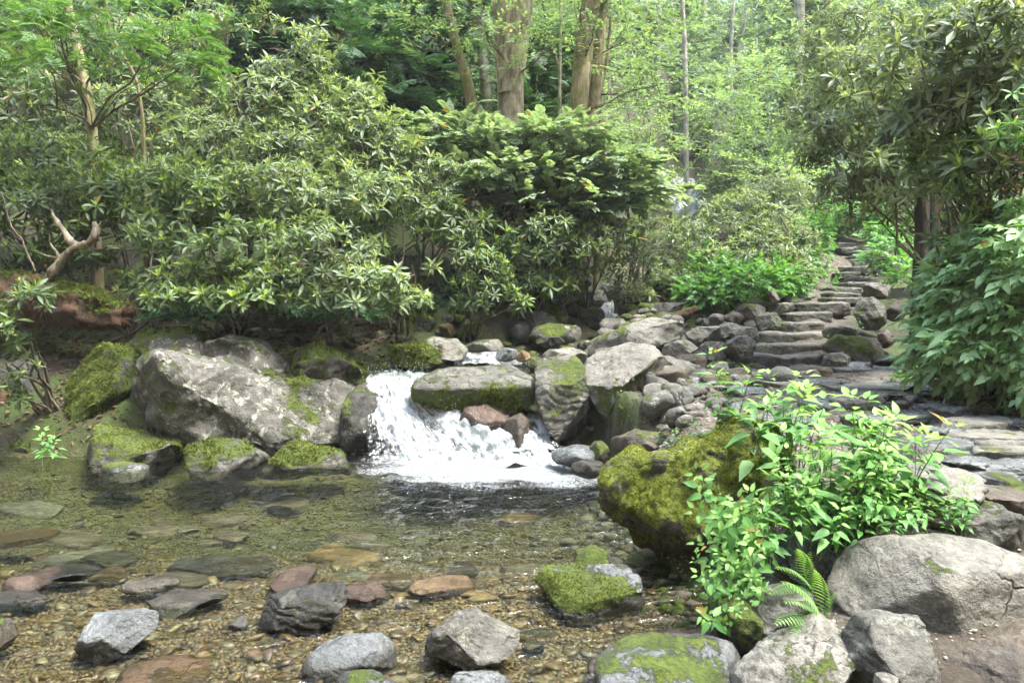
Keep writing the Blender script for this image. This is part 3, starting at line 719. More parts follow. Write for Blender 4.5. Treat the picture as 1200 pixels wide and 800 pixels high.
rk('small flat wet stone lying at the water edge below the mossy rocks', (108, 541, 172, 566), 7.35, .22, 'blue', .52, 4, 2.8, 4, .05, fuzz=2500, wl=.0)
rk('mossy wedge of rock under the right side of the huge boulder', [(306, 556), (312, 525), (345, 520), (400, 534), (410, 556)], 7.65, .3, 'grey', 1.0, 5, 2.8, 5, .07, fuzz=3000, wl=.0)
rk('bright green moss mound on the left bank', [(52, 560), (60, 500), (74, 452), (92, 424), (130, 402), (160, 405), (165, 450), (130, 500), (112, 550)], 8.7, .6, 'dark', 1.2, 5, 2.4, 3, .09, name='mossy_mound', fuzz=2600, cat='moss mound')
rk('small vivid green mossy stone in the far left corner of the pool', (20, 500, 56, 550), 8.3, .3, 'dark', 1.25, 4, 2.5, 3, .07, fuzz=3000, wl=.0)
rk('dark earthy root mass under the fallen orange log', [(-40, 560), (-40, 400), (20, 395), (70, 440), (75, 500), (40, 520), (20, 555)], 9.0, .6, 'dark', .45, 5, 2.8, 5, .12, name='earth_bank', cat='bank')
# rocks of the fall
rk('dark dripping rock squeezed between huge boulder and white waterfall', [(408, 552), (404, 500), (412, 462), (428, 440), (446, 446), (452, 480), (450, 552)], 8.55, .45, 'dark', .55, 5, 3, 7, .06, fuzz=2000, wl=0)
rk('wet brown rock showing through the falling white water', [(455, 540), (460, 490), (490, 462), (530, 480), (560, 510), (570, 540)], 8.75, .25, 'brown', .2, 5, 2.8, 6, .06, wl=1.0)
rk('flat topped dark boulder above the main white waterfall', [(484, 458), (490, 442), (520, 431), (600, 430), (626, 444), (626, 466), (606, 480), (560, 479), (515, 474), (490, 468)], 8.55, .55, 'grey', 1.12, 6, 5.5, 2, .035, name='boulder', mossup=-1.2, fuzz=1500, flat_top=(0, -.25, 1, .62), cat='boulder')
rk('reddish round rock tucked under the flat dark boulder', [(540, 492), (546, 478), (572, 473), (599, 480), (596, 502), (574, 512), (552, 506)], 8.3, .3, 'red', .42, 5, 2.8, 5, .04, wl=.3)
rk('rounded mossy rock wrapped by the narrow veil of water', [(582, 518), (590, 494), (610, 484), (628, 494), (638, 520), (615, 530)], 8.15, .28, 'brown', .55, 5, 2.6, 4, .04, fuzz=1500, wl=.25)
rk('tall upright split block with mossy left side beside the fall', [(627, 436), (637, 420), (672, 416), (682, 428), (690, 460), (694, 492), (684, 516), (655, 519), (640, 502), (630, 470)], 8.15, .45, 'grey', .68, 6, 5, 9, .045, name='boulder', fuzz=1500, strata=.3, flat_top=(-.1, -.5, 1, .75), cat='boulder')
rk('big tilted angular boulder with olive lichened right face', [(681, 436), (698, 416), (742, 403), (768, 405), (784, 424), (776, 447), (742, 474), (716, 492), (700, 480), (684, 456)], 8.3, .5, 'pale', .86, 6, 4.5, 8, .04, name='boulder', mossup=-1.0, fuzz=900, flat_top=(-.45, -.55, .8, .62), cat='boulder')
rk('mossy broken rock under the tilted angular boulder', (723, 466, 783, 508), 7.9, .35, 'lichen', .62, 5, 3, 7, .06, fuzz=1500)
rk('dark oblong stone lying against the mossy stump', (712, 506, 792, 532), 7.0, .25, 'brown', .3, 5, 4, 6, .05)
rk('wet flat stone at the right edge of the white foam', (646, 524, 712, 548), 7.35, .2, 'blue', 0, 4, 3.5, 5, .05, wl=.05)
rk('thin dark wet stone just behind the foam edge', (668, 540, 708, 553), 7.1, .15, 'dark', 0, 4, 3, 4, .05, wl=.05)
rk('mossy brown stone between wet flat stone and stump', (690, 518, 716, 545), 7.3, .2, 'brown', .6, 4, 3, 4, .05, fuzz=2000, wl=.03)
rk('long pale sloping slab of rock across the middle of the stream', [(686, 416), (704, 396), (740, 380), (772, 371), (801, 376), (803, 394), (770, 405), (730, 414)], 9.9, .55, 'pale', .30, 6, 3.6, 6, .05, name='boulder', fuzz=900, flat_top=(-.3, -.4, 1, .7), cat='boulder')
rk('pale rounded slab at the lip left of the weir', [(484, 420), (486, 404), (505, 395), (535, 398), (548, 410), (540, 422)], 9.4, .35, 'pale', .42, 5, 3, 5, .05, fuzz=1200)
rk('mossy dark rock at the head of the white waterfall', (455, 401, 522, 430), 9.3, .3, 'dark', .95, 5, 2.8, 5, .07, fuzz=2200)
rk('flat pale stone standing in the shallow upper stream', (543, 398, 592, 413), 9.75, .25, 'pale', .4, 4, 3.5, 4, .05)
rk('bluish wet stone with smooth top above the weir', (578, 407, 608, 424), 9.4, .2, 'blue', 0, 4, 2.8, 4, .04)
rk('small orange brown stone beside the bluish wet stone', (604, 411, 622, 425), 9.35, .15, 'tan', 0, 4, 2.8, 4, .04)
rk('round green mossy boulder under the rhododendrons', (466, 361, 510, 398), 10.3, .35, 'dark', 1.1, 5, 2.5, 4, .06, name='boulder', fuzz=1800, cat='boulder')
rk('warm brown stone beside the round green boulder', (514, 379, 534, 396), 10.2, .2, 'tan', .3, 4, 2.8, 5, .05)
rk('big shadowed dark rock under the rhododendrons', (510, 352, 566, 383), 10.9, .4, 'dark', .55, 5, 3, 5, .06)
rk('mossy yellow green rock at the foot of the shrubs', (622, 355, 664, 383), 11.4, .35, 'lichen', 1.0, 5, 2.6, 5, .05, fuzz=1200)
rk('sloping mossy slab left of the upper stream bend', (608, 366, 656, 393), 11.1, .35, 'grey', .7, 5, 3, 5, .05, fuzz=1200)
rk('low long mossy ledge along the upper stream', (618, 380, 686, 403), 10.7, .3, 'lichen', .92, 5, 3.4, 5, .06, fuzz=1500)
rk('thin dark mossy stone below the long mossy ledge', (625, 394, 661, 407), 10.3, .2, 'dark', .7, 4, 3, 4, .06)
rk('mossy knob of rock on the weir near the tall block', (617, 417, 637, 437), 9.0, .2, 'brown', .9, 4, 2.6, 4, .05, fuzz=1500)
rk('flat pale slab behind the tall split block', (636, 409, 690, 428), 9.0, .3, 'pale', .35, 5, 3.5, 5, .05)
rk('smooth blue grey boulder at the top of the small cascade', (699, 331, 731, 356), 13.6, .35, 'blue', 0, 4, 3, 5, .04)
rk('white topped dark rock left of the small cascade', (684, 338, 712, 359), 13.2, .3, 'pale', .3, 4, 3, 6, .06)
rk('dark wet leaning slab left of the small cascade', (645, 346, 690, 380), 12.4, .35, 'dark', .5, 5, 3, 6, .06)
rk('dark triangular rock below the white topped rock', (676, 360, 712, 387), 12.0, .3, 'dark', .45, 4, 3, 6, .06)
rk('mossy brown boulder right of the blue grey boulder', (722, 337, 758, 360), 13.0, .35, 'brown', .7, 4, 2.7, 5, .06)
rk('mossy rock at the right side of the small cascade', (728, 356, 757, 379), 12.0, .3, 'lichen', .7, 4, 2.8, 5, .06)
rk('long dark wet boulder under the streamside bush', (750, 354, 813, 378), 11.6, .35, 'dark', .2, 5, 3.2, 5, .05)
rk('small dark rock at the back of the cascade', (668, 340, 688, 356), 13.4, .25, 'dark', .5, 4, 3, 5, .06)
# rubble right of the stream
for lab, b, Yd, mt, ms in [
    ('twin humped tan boulder at the back of the rubble bank', (803, 383, 853, 408), 10.2, 'pale', .3), ('long rounded grey brown boulder in the middle of the rubble', (814, 399, 853, 427), 9.6, 'grey', .2),
    ('angular grey boulder with dark notch in the rubble bank', (778, 399, 817, 422), 9.6, 'pale', .2), ('narrow stone wedged beside the long pale slab', (766, 394, 790, 410), 9.9, 'grey', .3),
    ('flat pale stone below the angular notched boulder', (777, 421, 822, 442), 9.1, 'pale', .2), ('dark edged flat stone over the pale flat stone', (785, 415, 833, 432), 9.3, 'brown', .2),
    ('brown rock with mossy left edge in the lower rubble', (776, 436, 801, 461), 8.7, 'red', .4), ('grey lump of rock beside the red brown rock', (794, 434, 852, 462), 8.7, 'grey', .15),
    ('pinkish broken rock right of the tilted boulder', (756, 451, 792, 477), 8.2, 'red', .2), ('small mossy rock in the lower rubble', (768, 464, 797, 482), 8.0, 'lichen', .6),
    ('purple grey wedge stone in the lower rubble', (793, 464, 827, 486), 8.0, 'brown', .15), ('flat grey stone near the plant stems', (816, 470, 855, 490), 7.8, 'grey', .2),
    ('reddish square stone under the pinkish rock', (748, 473, 783, 497), 7.7, 'red', .1), ('layered grey slab lowest in the rubble', (775, 483, 823, 502), 7.4, 'pale', .35),
    ('small mossy capped rock behind the plants', (820, 485, 860, 506), 7.0, 'lichen', .6), ('rounded brown rock under the flat grey slab', (850, 430, 884, 452), 8.6, 'brown', .2),
    ('large flat leaning slab left of the lowest step', (849, 393, 889, 428), 9.5, 'grey', .05), ('dark gap stone behind the large leaning slab', (840, 375, 868, 398), 10.5, 'grey', .3),
    ('pale stone at the left end of the stone row', (829, 368, 850, 384), 10.9, 'pale', .1), ('small dark stone under the green herbs', (820, 372, 834, 388), 10.9, 'dark', .3),
    ('knobbly stone with grass on top left of the steps', (855, 384, 891, 404), 10.3, 'grey', .35), ('flat pale stone beside the third step', (886, 366, 918, 388), 10.9, 'grey', .15),
    ('two toned weathered boulder in the stone row', (862, 354, 901, 376), 11.4, 'pale', .3), ('pale flat stone at the top of the stone row', (898, 354, 930, 371), 11.6, 'pale', .1),
    ('wedge stone against the sixth step', (914, 349, 944, 366), 11.9, 'grey', .25), ('small brown stone in the gap of the stone row', (847, 365, 872, 379), 11.0, 'brown', .2),
    ('big brown step side boulder with bright moss patch', (968, 394, 1030, 424), 9.7, 'brown', .5), ('squat mossy corner stone beside the lowest step', (965, 411, 1000, 437), 9.3, 'lichen', .62),
    ('large moss covered boulder right of the lower steps', (1003, 351, 1043, 387), 10.9, 'grey', .78), ('reddish brown round rock under the broad leaves', (1030, 385, 1052, 408), 10.3, 'red', .05),
    ('pale stone beside the mossy corner of the steps', (967, 381, 1007, 399), 10.2, 'grey', .35), ('dark tall stone behind the large mossy boulder', (1036, 349, 1060, 378), 11.2, 'brown', .2),
    ('flat capped grey stone at the foot of the upper flight', (1013, 331, 1046, 351), 12.3, 'grey', .15), ('small stone by the wet path edge', (1024, 418, 1060, 434), 9.4, 'dark', .2),
    ('pointed brown stone in the green herbs', (898, 341, 914, 356), 11.6, 'brown', .0), ('pale rock beside the top of the upper flight', (965, 283, 980, 293), 17.3, 'pale', .1),
    ('broad flat tan stone in front of the lowest step', (922, 429, 984, 446), 9.1, 'brown', .1), ('long low stone at the path edge before the steps', (862, 436, 930, 456), 8.7, 'grey', .1),
    ('worn grey paving stone sunk in the path', (935, 443, 1000, 456), 8.4, 'grey', .05), ('half buried tan rock behind the tall leafy stems', (855, 455, 945, 487), 7.6, 'pale', .15)]:
    w = (b[2]-b[0])*Yd/FPX
    rk(lab, b, Yd, w*.42, mt, ms, 5 if w > .35 else 4, 2.9, 7, .06, strata=.3 if mt == 'grey' else 0, fuzz=1200 if ms > .45 else 0)
# lining stones of the upper flight
for i in range(52):
    t = rng.random(); yy = 12.0+t*5.8; s = 1 if i % 3 == 2 else -1
    cx = np.interp(yy, [12.0, 18], [5.05, 8.0]); x = cx+s*rng.uniform(.38, .70)-(rng.uniform(0, .5) if s < 0 else 0); d = rng.uniform(.14, .34)
    stone('small weathered stone lining the side of the upper flight of steps', (x, yy, Hs(x, yy)+d*.12), (d*1.2, d, d*.7), ['grey', 'pale', 'brown'][i % 3], .35, 3, yaw=rng.uniform(0, 3), group='stones lining the upper steps')
# random filler rubble
n = 0
while n < 62:
    px = rng.uniform(700, 960); py = rng.uniform(372, 500)
    Yd = np.interp(py, [372, 400, 430, 460, 500], [11.2, 10, 9.0, 8.2, 6.9]); q = W(px, py, Yd); x = q[0]
    if x < xs_(Yd)+.8 or (px > 890 and py < 440) or (px > 850 and py > 462): continue
    d = rng.uniform(.12, .34); n += 1
    stone('small grey stone among the loose rubble of the right bank', (x, Yd, Hs(x, Yd)+d*.2), (d*1.35, d, d*.75), ['grey', 'pale', 'brown', 'grey', 'lichen'][n % 5], rng.uniform(.1, .5), 3, yaw=rng.uniform(0, 3), tilt=rng.uniform(-.4, .4), group='loose rubble stones of the right bank')
for i in range(52):
    yy = rng.uniform(8.9, 13.5); x = xs_(yy)+rng.choice([-1, 1])*rng.uniform(.5, 1.7); d = rng.uniform(.12, .38)
    if x > 1.0 and yy < 10: continue
    stone('small mossy stone along the shaded edge of the upper stream', (x, yy, Hs(x, yy)+d*.15), (d*1.3, d, d*.8), ['dark', 'brown', 'dark', 'lichen'][i % 4], rng.uniform(.4, 1.1), 3, yaw=rng.uniform(0, 3), group='mossy stones along the upper stream', wl=None)

# the countless small pieces between them, one heap
def heap(name, pts, mat, moss=.3):
    Vs, Fs, b = [], [], 0; U, F = ico(2)
    for i, (x, y, d) in enumerate(pts):
        k = (np.abs(U)**4.5).sum(1)**(-1/4.5); S = U*k[:, None]*np.array([d*1.4, d, d*.6])/2; V, sz = shape_rock(S, 9000+i, 11, front=False)
        V = V@(rot('z', rng.uniform(0, 3))@rot('x', rng.uniform(-.4, .4))).T; V = V+vnormals(V, F)*(fbm(V/sz*3+i, 3, i)*.05*sz)[:, None]+[x, y, Hs(x, y)+d*.15]
        Vs.append(V); Fs.append(F+b); b += len(V)
    V = np.concatenate(Vs); F = np.concatenate(Fs); Nn = vnormals(V, F)
    tag(mk(name, V, F, M[mat], None, {'moss': moss_mask(V, Nn, moss, 5), 'wet': np.zeros(len(V))}, False), kind='stuff')
L = []
while len(L) < 300:
    y = rng.uniform(6.3, 11.8); x = xs_(y)+rng.uniform(.9, 3.6)
    if x < xr_(y)-.3 or x > 600 or 600+x/y*FPX > (905 if y > 8.8 else 860): continue
    L.append((x, y, rng.uniform(.05, .2)))
heap('rubble_of_small_stones', L, 'pale', .35)
L = []
while len(L) < 260:
    y = rng.uniform(8.9, 14); s = rng.choice([-1, 1]); x = xs_(y)+s*rng.uniform(.3, 1.9 if s < 0 else 1.2)
    L.append((x, y, rng.uniform(.06, .24)))
heap('mossy_rubble', L, 'dark', .85)
L = []
while len(L) < 220:
    y = rng.uniform(12, 18); x = np.interp(y, [12, 18], [5.05, 8.0])+rng.choice([-1, -1, 1])*rng.uniform(.35, 1.0)
    L.append((x, y, rng.uniform(.06, .2)))
heap('rubble_beside_steps', L, 'grey', .55)
L = []
while len(L) < 150:
    y = rng.uniform(3.0, 7.6); x = xr_(y)+rng.normal()*.12-.05
    L.append((x, y, rng.uniform(.04, .13)))
heap('shore_rubble', L, 'brown', .3)

# ================================================================== steps
ST = [(886, 968, 416, 432), (885, 971, 404, 418), (894, 973, 390, 402), (908, 968, 377, 390), (922, 978, 365, 378), (934, 1000, 353, 366),
      (970, 1010, 348, 353), (971, 1012, 343, 348.5), (975, 1012, 336.5, 343.5), (996, 1033, 330, 337), (1002, 1033, 324.5, 330), (985, 1010, 318, 324), (987, 1025, 312, 318),
      (998, 1028, 307, 312.5), (1001, 1028, 303, 307.5), (1003, 1028, 299, 303), (1003, 1028, 294, 299), (984, 1006, 289, 294), (980, 1005, 284, 289)]
ordn = ['lowest', 'second', 'third', 'fourth', 'fifth', 'sixth', 'seventh', 'eighth', 'ninth', 'tenth', 'eleventh', 'twelfth', 'thirteenth', 'fourteenth', 'fifteenth', 'sixteenth', 'seventeenth', 'eighteenth', 'topmost']
for i, (x0, x1, y0, y1) in enumerate(ST):
    Yd = 9.9+.36*i if i < 6 else 12.2+(i-6)*.46
    dp = .30 if i < 6 else .36
    a = W(x0, y0, Yd); b = W(x1, y1, Yd); ROCKN += 1
    U, F = ico(5 if i < 6 else 4); nn = 9; k = (np.abs(U)**nn).sum(1)**(-1/nn); S = U*k[:, None]
    hz = (a[2]-b[2])/2+.03
    V = S*np.array([(b[0]-a[0])/2, dp, hz]); V[:, 0] += .02*fbm(V*3+i, 3, i); c = np.array([(a[0]+b[0])/2, Yd+dp, (a[2]+b[2])/2-.03])
    V[:, 2] *= 1+.18*fbm(np.stack([V[:, 0]*3, V[:, 1]*0, V[:, 0]*0+i*9], 1), 2, i)
    finish_rock('stone_step', ordn[i]+' stone step of the flight climbing to the right' if i else 'lowest broad stone step at the foot of the flight', V, F, c, .3, i*31+3, ['grey', 'grey', 'pale', 'grey'][i % 4], .25, .06, .0, 'stone steps of the flight', 'step', 0, None)

# ================================================================== foreground
rk('large smooth tan boulder at the right foreground', [(982, 706), (984, 672), (1000, 650), (1050, 637), (1120, 637), (1175, 648), (1230, 668), (1240, 712), (1200, 745), (1130, 764), (1060, 750), (1005, 728)], 3.25, .34, 'tanb' if 'tanb' in M else 'pale', .16, 6, 2.9, 4, .03, name='boulder', cat='boulder', flat_top=(0, -.35, 1, .80), detail=1.2)
rk('angular grey rock pointing right at the bottom foreground', [(952, 830), (975, 795), (1003, 765), (1020, 731), (1042, 727), (1122, 740), (1100, 764), (1062, 798), (1050, 830)], 2.85, .2, 'grey', .18, 6, 4.2, 8, .035, strata=.25, flat_top=(.1, -.6, .9, .7), detail=1.5)
rk('jagged pale rock leaning left at the bottom foreground', [(850, 830), (868, 796), (905, 768), (950, 752), (968, 734), (990, 731), (1015, 741), (1000, 775), (975, 830)], 2.92, .2, 'pale', .2, 6, 4, 9, .05, strata=.5, flat_top=(-.2, -.6, .9, .75), detail=1.5)
rk('mossy grey rock behind the fern fronds', [(886, 752), (888, 716), (902, 698), (935, 694), (962, 706), (970, 742), (935, 765), (900, 768)], 3.3, .22, 'grey', .5, 6, 3, 6, .045, fuzz=9000)
rk('wet flat mossy slab along the bottom edge of the photo', [(680, 830), (700, 785), (735, 768), (800, 764), (865, 768), (892, 780), (900, 830)], 3.0, .3, 'blue', .45, 6, 3.6, 6, .04, fuzz=8000, wl=0)
rk('tiny pale rock at the bottom edge', (1026, 790, 1058, 815), 2.72, .06, 'pale', 0, 4, 2.8, 4, .04)
rk('brown worn rock in the bottom right corner', [(1060, 830), (1078, 785), (1110, 765), (1160, 752), (1230, 735), (1260, 830)], 2.95, .25, 'brown', .1, 6, 3.4, 6, .04, strata=.3)
rk('dark wet stone glimpsed behind the leafy stems', (905, 622, 975, 690), 3.75, .2, 'blue', .2, 5, 3, 7, .05)
rk('dark rounded mossy stone under the hanging leaves', (836, 700, 892, 775), 3.35, .2, 'dark', .8, 5, 2.6, 4, .06, fuzz=9000, wl=0)
rk('white layered slab behind the leafy plants', [(1010, 600), (1040, 566), (1085, 552), (1160, 558), (1186, 574), (1182, 598), (1166, 614), (1100, 606)], 4.0, .35, 'pale', .05, 6, 4, 7, .04, strata=.9, flat_top=(0, -.3, 1, .7), name='slab', cat='slab', detail=1.6)
rk('dark undercut rock below the white layered slab', (1120, 590, 1192, 650), 3.75, .25, 'grey', .4, 5, 3, 7, .06, fuzz=3000)
rk('sloping grey boulder behind the leafy plants', [(1000, 570), (1015, 525), (1050, 508), (1078, 522), (1102, 552), (1080, 585)], 4.45, .35, 'grey', .1, 5, 3, 6, .05, strata=.3)
rk('small dark wedge stone on the path', (1098, 529, 1119, 544), 5.0, .07, 'dark', 0, 4, 3, 6, .05)
for lab, b, Yd, mt in [('flat pale flagstone at the right edge of the path', (1140, 508, 1235, 540), 5.2, 'pale'), ('blue grey oval flagstone in the middle of the path', (1092, 503, 1158, 524), 5.6, 'blue'),
        ('smooth blue flagstone beside the dark wedge stone', (1098, 535, 1160, 556), 4.75, 'blue'), ('grey flagstone at the far right of the path', (1168, 535, 1240, 560), 4.7, 'blue'),
        ('wet bluish ledge of bedrock below the broad leaved bush', (1040, 448, 1110, 476), 7.3, 'blue'), ('long rough ledge of bedrock crossing the path', (1000, 455, 1075, 486), 6.7, 'grey'),
        ('squarish wet block of bedrock in the path', (1120, 466, 1152, 492), 6.5, 'blue'), ('low wet ledge right of the squarish block', (1148, 462, 1230, 484), 6.7, 'grey'),
        ('dark lipped ledge of wet bedrock near the plants', (1035, 462, 1072, 474), 6.6, 'dark'), ('broken blue ledge between the bedrock blocks', (1078, 470, 1128, 498), 6.3, 'blue'),
        ('half sunk flagstone near the right edge', (1165, 492, 1235, 512), 5.8, 'blue'), ('tan slab of rock behind the tall stems', (935, 455, 1010, 480), 7.4, 'pale'),
        ('mud stained flat rock at the near path', (1150, 575, 1240, 610), 4.1, 'brown'), ('thin split stone near the white slab', (1070, 520, 1100, 545), 4.9, 'grey'),
        ('wide low ledge of wet rock behind the blue flagstone', (1000, 486, 1060, 510), 6.0, 'grey')]:
    b = (b[0]-5, b[1]-5, b[2]+5, b[3]+3); w = (b[2]-b[0])*Yd/FPX
    rk(lab, b, Yd, w*.55, mt, .02, 5, 4, 5, .05, strata=.5, name='flagstone' if 'flag' in lab else 'rock', flat_top=(0, 0, 1, .45), detail=1.5, cat='flagstone' if 'flag' in lab else 'rock')
for i in range(44):
    y = rng.uniform(4.2, 9.6); x = rng.uniform(1.9+.0*y, min(.66*y+.3, 5.6)); d = rng.uniform(.28, .62)
    if x < 2.1 and y < 5.2: continue
    stone('worn flat flagstone sunk in the wet path', (x, y, Hs(x, y)-.005), (d*1.5, d, .10), ['blue', 'pale', 'blue', 'pale'][i % 4], .02, 4, 5, 7, .035, yaw=rng.uniform(-.6, .6), tilt=rng.uniform(-.06, .06), group='worn flagstones of the path', name='flagstone', cat='flagstone', strata=.4)
# mossy stump
rk('mossy rotting log end standing at the pool edge', [(712, 575), (718, 548), (745, 538), (785, 536), (822, 520), (862, 503), (905, 496), (950, 520), (950, 580), (900, 640), (850, 668), (780, 684), (748, 668), (726, 640), (716, 606)], 4.35, .42, 'wood', .86, 6, 3.0, 9, .085, name='rotten_log', fuzz=15000, cat='log', detail=1.6)
rk('rock with moss cloaked sides and wet grey top at the pool edge', [(618, 694), (636, 672), (700, 666), (752, 668), (758, 705), (738, 726), (690, 734), (655, 722)], 3.9, .25, 'blue', .74, 6, 3.4, 6, .045, fuzz=11000, wl=0, flat_top=(0, -.2, 1, .62))
rk('small green mossy stone beside the mossy log end', (673, 640, 712, 674), 4.25, .12, 'dark', 1.1, 5, 2.6, 4, .07, fuzz=9000, wl=0)
rk('dark wet stone by the foot of the mossy log', (696, 655, 730, 674), 4.3, .1, 'dark', .2, 4, 3, 4, .07, wl=0)
# stones standing in the pool
rk('blue grey wedge stone with tan right face in the shallow water', [(75, 742), (84, 726), (160, 718), (182, 724), (178, 742), (150, 764), (104, 776)], 3.4, .13, 'blue', .02, 6, 3.6, 5, .03, wl=0, detail=1.6, flat_top=(-.2, -.5, 1, .7))
rk('dark cracked slate stone in the shallows left of centre', [(288, 720), (302, 706), (365, 690), (402, 687), (408, 706), (385, 728), (340, 744), (300, 738)], 3.65, .14, 'dark', .05, 6, 4, 8, .04, wl=0, strata=.5, detail=1.6, flat_top=(0, -.4, 1, .65))
rk('wet rounded stone half mossy at the bottom centre', [(356, 780), (366, 764), (402, 749), (445, 747), (470, 762), (466, 784), (405, 800)], 3.2, .13, 'blue', .2, 6, 3, 5, .035, wl=0, detail=1.5)
rk('peaked grey stone with dark mossy front in the shallows', [(472, 770), (498, 752), (535, 722), (558, 716), (590, 738), (612, 748), (585, 768), (540, 784), (490, 780)], 3.25, .15, 'grey', .22, 6, 3.4, 8, .055, wl=0, detail=1.5)
rk('small stone cut off by the left edge of the shallows', (-18, 728, 16, 760), 3.4, .07, 'brown', .3, 5, 2.8, 4, .04, wl=0)
rk('wet stone cut off by the bottom edge at left of centre', (376, 790, 465, 825), 2.95, .1, 'blue', .1, 5, 3, 5, .04, wl=0)
rk('wet flat stone cut off by the bottom edge near centre', (520, 793, 600, 830), 2.92, .1, 'blue', .2, 5, 3, 5, .04, wl=0)
# flat stones just under or breaking the surface
def sunk(lab, b, mt, up=.02, ht=.05, grp=None):
    cy = (b[1]+b[3])/2; a = G(b[0], cy); c = G(b[2], cy); y0 = G(600, b[3])[1]; y1 = G(600, b[1])[1]
    zc = up-ht/2
    stone(lab, ((a[0]+c[0])/2, (y0+y1)/2, zc), (c[0]-a[0], y1-y0, ht), mt, 0, 4, 3, 7, .05, wl=.0, name='submerged_stone', group=grp, cat='rock', strata=.2)
for lab, b, mt, up in [('pale tan slab under the water in the bottom left', (138, 760, 242, 812), 'tan', .0), ('large grey submerged slab with wet top', (168, 683, 262, 716), 'grey', .005), ('flat tan stone just breaking the surface left', (146, 676, 205, 691), 'pale', .015),
        ('glistening pinkish stone at the left edge', (12, 666, 58, 697), 'red', .03), ('orange stone deep in the water at the far left', (-6, 602, 56, 621), 'tan', -.10), ('small orange stone below the large orange one', (33, 629, 54, 637), 'tan', -.08),
        ('pinkish pointed stone near the cracked slate', (319, 664, 366, 697), 'red', .015), ('flat pinkish tan stone near the middle of the pool', (482, 675, 558, 697), 'tan', .02), ('purple pointed stone right of the cracked slate', (398, 678, 458, 707), 'red', .012),
        ('yellowish submerged stone near the centre', (425, 663, 480, 684), 'tan', -.01), ('olive submerged stone behind the flat pinkish one', (520, 656, 566, 672), 'brown', -.01), ('dark submerged stone at left under ripples', (40, 655, 115, 680), 'dark', .0),
        ('tan submerged stone beside the dark one', (105, 658, 146, 675), 'tan', -.01), ('long dark stone left of the glistening pinkish one', (-10, 690, 60, 708), 'dark', .015), ('brown submerged slab right of the large grey slab', (240, 640, 330, 660), 'brown', -.06),
        ('greenish submerged slab in the left of the pool', (96, 628, 160, 646), 'grey', -.08), ('long olive submerged slab in the middle', (200, 640, 285, 657), 'grey', -.07), ('rust brown wet slab under the mossy log', (745, 732, 838, 768), 'red', .01),
        ('grey stone under water before the peaked stone', (610, 742, 640, 756), 'grey', -.01), ('brown wet stone by the bottom mossy slab', (690, 768, 736, 796), 'brown', .02), ('wet grey stone among the white streaks near the bottom left', (395, 772, 440, 790), 'blue', .0),
        ('gravel coloured stone near the bottom left edge', (230, 744, 300, 760), 'tan', -.03), ('small grey slate by the cracked slate stone', (270, 722, 292, 734), 'blue', .01)]:
    sunk(lab, b, mt, up)
for i in range(30):
    y = rng.uniform(3.6, 7.9); x = rng.uniform(-.64*y-1, xr_(y)-.1); d = rng.uniform(.10, .34)*(1 if y < 5 else 1.35)
    z = Hs(x, y)
    stone('flat stone lying under water on the pool bed', (x, y, z), (d*1.5, d, d*.26), ['brown', 'brown', 'grey', 'tan', 'dark', 'brown', 'grey'][i % 7], 0, 3, yaw=rng.uniform(-.7, .7), group='flat stones on the pool bed', name='submerged_stone')
# pebbles
def pebbles(name, n, area, smin, smax, deepf=True, sub=1, flat=.55, kind='stuff', zoff=.0, dens=None):
    x, y = area(n); z = H(x, y); U, F = ico(sub)
    s = np.exp(rng.uniform(math.log(smin), math.log(smax), len(x))); Rm = frames_z(np.stack([rng.normal(size=len(x))*.3, rng.normal(size=len(x))*.3, np.ones(len(x))], 1))
    B = U[None]*(1+.22*rng.normal(size=(len(x), len(U), 1)).clip(-1.4, 1.4)*.6)*np.stack([s*rng.uniform(.9, 1.5, len(x)), s, s*flat], 1)[:, None]/2
    V = np.einsum('nij,nvj->nvi', Rm, B)+np.stack([x, y, z+s*.12+zoff], 1)[:, None]
    F2 = (F[None]+(np.arange(len(x))*len(U))[:, None, None]).reshape(-1, 3)
    a = np.zeros((len(x), len(U), 4)); a[..., 0] = rng.random(len(x))[:, None]; dp = np.maximum(np.exp(-((x+2.2)/2.6)**2-((y-6.6)/1.3)**2), .8*ss(4.2, 5.7, y)) if deepf else x*0; a[..., 1] = dp[:, None]; a[..., 3] = 1
    o = mk(name, V.reshape(-1, 3), F2, M['pebble'], None, {'lf': a.reshape(-1, 4)}); tag(o, kind=kind); return o
def pool_area(n):
    y = 2.9+5.2*rng.random(n)**1.7; x = -.72*y-.4+(xr_(y)+.05+.72*y+.4)*rng.random(n); return x, y
pebbles('pool_gravel', 70000, pool_area, .009, .036)
pebbles('pool_cobbles', 1300, pool_area, .04, .09, sub=2, flat=.4)
def path_area(n):
    y = 3.0+6.9*rng.random(n)**1.3; x = xr_(y)+.1+(6.0-xr_(y))*rng.random(n); k = (x < .75*y+.4); return x[k], y[k]
M_keep = M['pebble']; m2 = M['pebble'].copy(); m2.name = 'dry_gravel'
for nd in m2.node_tree.nodes:
    if nd.type == 'VALTORGB' and len(nd.color_ramp.elements) == 7:
        for e, c in zip(nd.color_ramp.elements, [(.10, .08, .06), (.17, .14, .11), (.24, .20, .16), (.30, .26, .22), (.20, .19, .18), (.36, .32, .28), (.45, .42, .38)]): e.color = col(c)
M['pebble'] = m2; pebbles('path_gravel', 16000, path_area, .007, .026, False); M['pebble'] = M_keep
